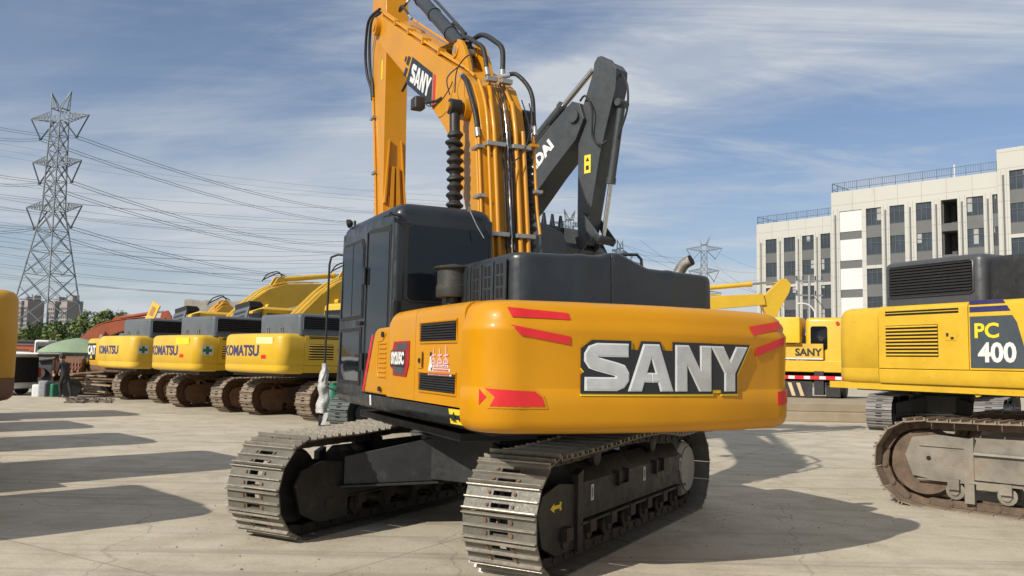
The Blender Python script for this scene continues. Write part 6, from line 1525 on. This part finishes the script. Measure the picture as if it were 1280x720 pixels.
def facade_block(name, label, A, D, zt, storeys, cols, kinds, setback=0., depth=16.):
    """A, D: ground points (Vector xy) left and right; cols: list of (u0,u1,kind) along the facade"""
    A = Vector((A.x, A.y, 0)); D = Vector((D.x, D.y, 0)); L = (D-A).length; ux = (D-A)/L
    ang_ = atan2(ux.y, ux.x)
    root = thing(name, label, 'building', A, ang_)
    sh = 3.6; ztw = zt
    b = MB()
    # wall: everything between the bays, built as solid piers, parapet band and base
    edges = [0.]
    for (u0, u1, k) in cols: edges += [u0*L, u1*L]
    edges.append(L)
    top_ = zt-2.5 if storeys else zt
    for i in range(0, len(edges), 2):
        if edges[i+1]-edges[i] > .05: b.box(edges[i], edges[i+1], 0, .6, 0, top_)
    b.box(0, L, 0, .6, top_, zt); b.box(0, L, 3.4, depth, 0, zt-.4); b.box(.61, L-.61, .61, 3.39, zt-.9, zt-.5)
    b.box(0, .6, .6, depth, 0, zt-.002); b.box(L-.6, L, .6, depth, 0, zt-.002)
    wl_ = b.build('wall', M_FAC, root)
    b = MB()
    for i in range(0, len(edges), 2):  # dark strips coloured as groove shadow, and raised fins on the piers
        e0, e1 = edges[i], edges[i+1]
        if e1-e0 > .9:
            m_ = (e0+e1)/2
            for du in ((-.32, -.20), (.20, .32)): b.box(m_+du[0], m_+du[1], -.07, -.003, 2.0, top_+.3)
            b.box(m_-.10, m_+.10, -.03, -.004, 2.0, top_-.4, mi=1)
    b.build('pier_fins', [M_FAC, M_SPAN], root)
    for k_ in range(1, int(zt/1.2)):
        pass
    bays = []
    for (u0, u1, kind) in cols:
        x0, x1 = u0*L, u1*L; nwin = 0
        for s_ in range(storeys):
            z1 = top_-s_*sh; z0 = z1-sh
            if z0 < 4: break
            if kind == 'w' or (kind == 'o' and s_ > 1):
                b = MB(); b.box(x0, x1, .10, .60, z0, z0+1.45, mi=0)
                if s_ % 2 == 1 or True:
                    pass
                b.build('spandrel', M_SPAN, root)
                b = MB(); b.box(x0, x1, .20, .24, z0+1.451, z1-.02); pane = None
                wn = b.build('window', M_WGL, root)
                b = MB(); n_ = 3
                for q in range(1, n_): xx = x0+(x1-x0)*q/n_; b.box(xx-.035, xx+.035, .14, .199, z0+1.46, z1-.03)
                b.box(x0+.01, x1-.01, .14, .198, z0+2.9, z0+2.97); b.box(x0+.01, x1-.01, .12, .197, z0+1.452, z0+1.52); b.build('window_frame', M_WFR, wn)
                if rbl.random() < .45:
                    q_ = rbl.choice((0, 1, 2)); xa_ = x0+(x1-x0)*q_/3+.05; hb = rbl.uniform(.4, 1.7)
                    b = MB(); b.box(xa_, xa_+(x1-x0)/3-.1, .188, .197, z1-.05-hb, z1-.05); b.build('blind', M_BLIND, wn)
                if s_ % 2 == 1 and s_ > 0:
                    b = MB(); b.box(x0+.003, x1-.003, .02, .58, z0-.18, z0+.22); b.build('sill_band', M_FAC, root)
            elif kind == 's':
                b = MB(); b.box(x0, x1, .12, .60, z0+1.0, z1); b.box(x0, x1, .2, .6, z0, z0+.999, mi=1); b.build('shutter_panel', [M_FACW, M_SPAN], root)
            elif kind == 'o':
                b = MB(); b.box(x0, x1, .2, .55, z0, z0+.9); b.box(x0+.01, x1, 3.2, 3.3, z0, z1); b.box(x0, x0+.1, .6, 3.2, z0, z1); b.build('open_room', M_ROOM, root)
                b = MB(); b.box(x0+(x1-x0)*.35, x1-.1, 3.1, 3.19, z0+1.0, z1-.5); b.build('window', M_WGL, root)
                b = MB(); b.box(x0+.1, x1, .3, 3.2, z1-.06, z1-.01); b.build('ceiling', M_SPAN, root)
        if kind == 'w' or kind == 'o':
            pass
    b = MB()
    for q in (.35, 1.15):
        b.box(.1, L-.1, .12, .17, zt+q-.03, zt+q+.03)
    n_ = int(L/1.5)
    for k_ in range(n_+1): x = .12+(L-.24)*k_/n_; b.box(x-.03, x+.03, .11, .175, zt, zt+1.2)
    for k_ in range(n_*6): x = .12+(L-.24)*k_/(n_*6); b.box(x-.015, x+.015, .13, .155, zt+.3, zt+1.15)
    for q in (.35, 1.15): b.box(.12, .17, .17, depth, zt+q-.03, zt+q+.03)
    for k_ in range(10): b.box(.11, .175, .17+k_*1.5, .22+k_*1.5, zt, zt+1.2)
    if zt < 24: b.build('roof_railing', M_RAIL, root)
    return root, L
def gpt(px, D): p = at(px, 455, D); return Vector((p.x, D, 0))
# fraction helpers: turn a pixel column into a position along a block's facade
def ufrac(px, A, D):
    r = ray(px, 455); den = r.x*(D-A).y-r.y*(D-A).x
    t = (A.x*(D-A).y-A.y*(D-A).x)/den
    return ((Vector((r.x*t, r.y*t))-Vector((A.x, A.y))).length)/((Vector((D.x, D.y))-Vector((A.x, A.y))).length)
A1, D1 = gpt(946.5, 127.6), gpt(1052, 117.6)
cols = [(ufrac(a, A1, D1), ufrac(c_, A1, D1), 'w') for a, c_ in ((958, 972), (981, 995.5), (1004, 1019), (1027.5, 1040))]
facade_block('office_building', 'pale lower wing of the office block at its left end with a blue-grey roof rail', A1, D1, 23.0, 6, cols, None)
A2, D2 = gpt(1041.5, 104.3), gpt(1254, 91.1)
cols = [(ufrac(a, A2, D2), ufrac(c_, A2, D2), k) for a, c_, k in ((1052, 1080, 's'), (1085.5, 1105, 'w'), (1115.5, 1134.5, 'w'), (1149, 1169, 'w'), (1181, 1202, 'o'), (1213.5, 1235, 'w'), (1246.5, 1253.3, 'w'))]
ob, L2 = facade_block('office_building', 'pale middle part of the office block with white shutters and an open balcony bay', A2, D2, 23.3, 6, cols, None)
b = MB(); b.cyl((L2*.72, 3, 23), (L2*.72, 3, 25.4), .10, seg=8); b.build('roof_vent', M_FACW, ob)
A3 = gpt(1253.5, 90.6); D3 = gpt(1340, 86.0)
cols = [(ufrac(a, A3, D3), ufrac(c_, A3, D3), 'w') for a, c_ in ((1269, 1295), (1304, 1326))]
facade_block('office_building', 'pale right part of the office block, tallest, cut by the right edge', A3, D3, 25.6, 6, cols, None)

# kerb platform behind the crane truck side
kb = thing('loading_ramp', 'low concrete step platform under the crane truck between two excavators', 'ramp', (0, 0, 0))
p0_, p1_ = at(930, 505, 24.3), at(1120, 505, 24.9)
b = MB(); b.box(6.0, 14.0, 24.0, 30.5, 0, .26); b.build('lower_step', surf('ramp_concrete', (.33, .27, .19), .9, var=.15, vscale=1.5, dirt=(.2, .15, .1), dirt_amt=.4), kb, bevel=.02)
b = MB(); b.box(6.3, 14.0, 24.5, 30.5, .262, .50); b.build('upper_step', surf('ramp_concrete', (.33, .27, .19)), kb, bevel=.02)

# crane truck
ct = thing('crane_truck', 'yellow crane truck with a square winch box and striped bumper behind the amber counterweight', 'truck', (10.3, 29.0, .5), radians(-28))
def P(px, py, Y=29.0):
    p = at(px, py, Y); return p
cM = lambda x0, x1, y0, y1, z0, z1: (x0, x1, y0, y1, z0, z1)
inv = Matrix.Translation((10.3, 29.0, .5)) @ Matrix.Rotation(radians(-28), 4, 'Z')
b = MB(); b.box(-1.2, 1.2, .3, 5.5, .50, .85); b.build('chassis', M_BLK, ct)
b = MB(); rbox(b, -.10, 1.22, -.35, 1.6, .95, 2.72, .16); cb2 = b.build('cab', M_YEL, ct, ang=45)
b = MB(); b.prism(rrect(.08, .62, 1.62, 2.42, .08), 'y', -.365, -.352); b.build('window', M_GLASS, cb2)
b = MB(); b.prism(rrect(-.1, 1.3, 1.62, 2.42, .08), 'x', -.115, -.102); b.build('window', M_GLASS, cb2)
b = MB(); b.cyl((.95, -.37, 2.52), (.95, -.40, 2.52), .06); b.build('marker_lamp', M_RED, cb2)
b = MB(); rbox(b, -1.25, -.22, -.7, .5, 1.85, 2.72, .02); wb = b.build('winch_box', surf('bright_crane_yellow', (.80, .44, .01), .4, var=.06), ct)
b = MB(); b.cyl((-.95, -.705, 2.35), (-.95, -.78, 2.35), .17, seg=20); b.tube([(-.95, -.74, 2.3), (-.8, -.76, 2.15), (-.72, -.74, 1.95)], .02, smooth=4); b.build('winch_drum', M_RUSTY, wb)
b = MB(); b.box(-1.25, .5, -.5, .6, 1.28, 1.82); ub = b.build('side_box', M_YELD, ct, bevel=.01)
b = MB(); b.box(-1.22, .48, -.508, -.502, 1.29, 1.34); b.build('pale_strip', M_DWHITE, ub)
text_obj('lettering', 'SANY', lambda u, v, w: (u, -.503-w, v), M_INK, ub, .34, (.02, 1.52), .012, 1.0, .001, .004)
b = MB(); b.box(-1.25, 1.2, -.45, 1.0, .86, 1.26); b.build('mudguard', M_YEL, ct, bevel=.03)
for x, y in ((-.95, .2), (1.0, .2)):
    b = MB(); b.lathe([(.22, -.15), (.44, -.15), (.5, -.1), (.5, .1), (.44, .15), (.22, .15)], (x, y, .5), (1, 0, 0), seg=28); wh = b.build('wheel', M_RUB, ct)
    b = MB(); b.lathe([(.22, -.12), (.15, -.02), (.05, 0), (.05, .05)], (x, y, .5), (1, 0, 0), seg=20); b.build('rim', M_DWHITE, wh)
b = MB(); b.box(-.9, 1.15, -.56, -.50, .62, .74, mi=0); cbm = b.build('bumper_bar', [M_RED, M_WHITE], ct)
for k in range(4): b = MB(); b.box(-.62+k*.5, -.42+k*.5, -.565, -.561, .63, .73); b.build('reflective_patch', M_WHITE, cbm)
b = MB(); b.box(-1.25, .15, -.62, -.55, .02, .55); bp_ = b.build('striped_panel', M_BLK, ct)
decal('stripe', [[(-1.2+k*.28, .50), (-1.08+k*.28, .50), (-.94+k*.28, .06), (-1.06+k*.28, .06)] for k in range(4)], lambda u, v, w: (u, -.621-w, v), surf('faded_stripe', (.55, .42, .25), .6), bp_)
b = MB(); b.box(.2, .5, -.5, 0, .1, .9); b.box(.55, 1.0, -.3, 0, .05, .5); b.build('outrigger', M_BLK, ct)
# knuckle boom with cylinder of another machine behind
kn, _ = ktype('excavator', 'yellow excavator behind the crane truck, its knuckle boom rising over the amber counterweight', (4.6, 36.0), 88, 60, zb=1.2, zt=2.1, W=1.4, tail=-3.0, ys=-2.4, paint=M_YEL, ucargs=ucK, cache=cacheK, cab=False, hood=(-.6, 1.1, -2.3, -1.2, 2.5),
              boomp=dict(T=[(-.1, 1.75), (.6, 2.9), (1.4, 3.75), (2.6, 4.25), (4.4, 4.50), (6.2, 4.62)], B=[(6.3, 4.15), (4.4, 3.95), (2.8, 3.6), (1.6, 3.0), (.7, 1.9)], pin=(1.6, 3.4), cfoot=(.9, 1.35), ac=((3.0, 4.75), (7.15, 5.20)),
                         arm=[(6.05, 4.35), (6.6, 4.85), (7.0, 5.28), (7.25, 5.30), (7.45, 5.05), (7.35, 4.7), (6.9, 3.9), (6.5, 2.6), (6.3, 2.6), (6.35, 3.8)], bk=(6.4, 2.7), brot=-1.2))
# utility pole with insulators and a lamp arm before the building
p = at(1012, 400, 80)
up = thing('utility_pole', 'grey utility pole with cross-arms standing before the office windows', 'pole', (p.x, 80, 0))
b = MB(); b.cyl((0, 0, 0), (0, 0, 10.2), .17, .12, seg=10); b.build('pole', M_STEEL, up)
for z in (8.2, 9.6):
    b = MB(); b.box(-1.3, 1.3, -.07, .07, z, z+.14); ca = b.build('cross_arm', M_STEEL, up)
    for x in (-1.2, -.6, .6, 1.2): b = MB(); b.lathe([(.05, 0), (.10, .1), (.06, .2), (.09, .3), (.04, .4)], (x, 0, z+.14), seg=8); b.build('insulator', M_INSUL, ca)
p = at(1019, 400, 72)
lp = thing('street_lamp', 'white street lamp with a curved arm right of the utility pole', 'street lamp', (p.x, 72, 0))
b = MB(); b.tube([(0, 0, 0), (0, 0, 5.6), (-.1, 0, 6.3), (-.5, 0, 6.75), (-1.0, 0, 6.9)], .07, seg=8, smooth=5); b.build('post', M_WHITE, lp)
b = MB(); b.box(-1.5, -1.0, -.12, .12, 6.82, 6.95); b.build('lamp_head', M_WHITE, lp, bevel=.03)
# distant yellow boom tip at right edge
b_ = None

# grit and small clods of dried mud on the concrete
rg = random.Random(5); b = MB()
cl = [(-1.9, 6.9, 1.3), (.3, 6.2, 1.5), (1.9, 8.4, 1.2), (4.9, 9.6, 1.3), (-6.5, 21.5, 2.5), (-9, 24, 2.5), (8.2, 20.3, 1.5), (-3, 8, 3), (3, 5, 3), (5, 13, 4)]
for k in range(1500):
    if k % 4 < 3: c0 = rg.choice(cl); x = rg.gauss(c0[0], c0[2]*.6); y = rg.gauss(c0[1], c0[2]*.6)
    else: y = rg.uniform(3.5, 22); x = rg.uniform(-.62, .62)*y
    s_ = rg.choice([.003, .004, .005, .006, .010])*rg.uniform(.6, 1.3); a = rg.uniform(0, 6.28); h_ = s_*rg.uniform(.4, .9)
    p = [(x+s_*cos(a+t_)*rg.uniform(.7, 1.2), y+s_*sin(a+t_)*rg.uniform(.7, 1.2), .0) for t_ in (0, 1.2, 2.5, 3.9, 5.1)]
    q = [(x+(px_-x)*.55, y+(py_-y)*.55, h_) for px_, py_, _ in p]
    b.hull8(p, q)
tag(b.build('grit', surf('dry_mud', (.24, .19, .13), .9, var=.3, vscale=5), recalc=False), 'fine grit and small clods scattered over the concrete yard', 'grit', kind='stuff')

# extra fittings on the near track frame of the large yellow excavator
u4 = [o for o in p4.children if o.name.startswith('undercarriage')][0]
xo4 = 1.37+.17
b = MB(); b.prism([(.0, .0), (.045, .0), (.03, .03), (0, .03)], 'y', -1.64, 1.9, M=Matrix.Translation((xo4+.001, 0, .63))); b.build('frame_ridge', M_FRAMER, u4, bevel=.004)
b = MB(); b.prism([(-1.02, .52), (-.90, .56), (-.88, .50), (0.4, .47), (0.4, .445), (-.9, .46)], 'x', xo4+.002, xo4+.03); b.build('step_slot', M_BLK, u4)
b = MB(); b.box(xo4+.002, xo4+.02, -1.08, -.98, .50, .66); b.build('step_bracket', M_FRAMER, u4, bevel=.004)
b = MB(); b.cyl((xo4-.016, -2.12, .55), (xo4-.009, -2.12, .55), .026, seg=14); b.build('grease_port', M_VOID, u4)
b = MB(); b.box(xo4-.016, xo4+.004, -2.22, -1.70, .685, .70); b.box(xo4-.016, xo4+.002, -2.25, -1.70, .30, .315); b.build('guard_lip', M_FRAMER, u4, bevel=.003)
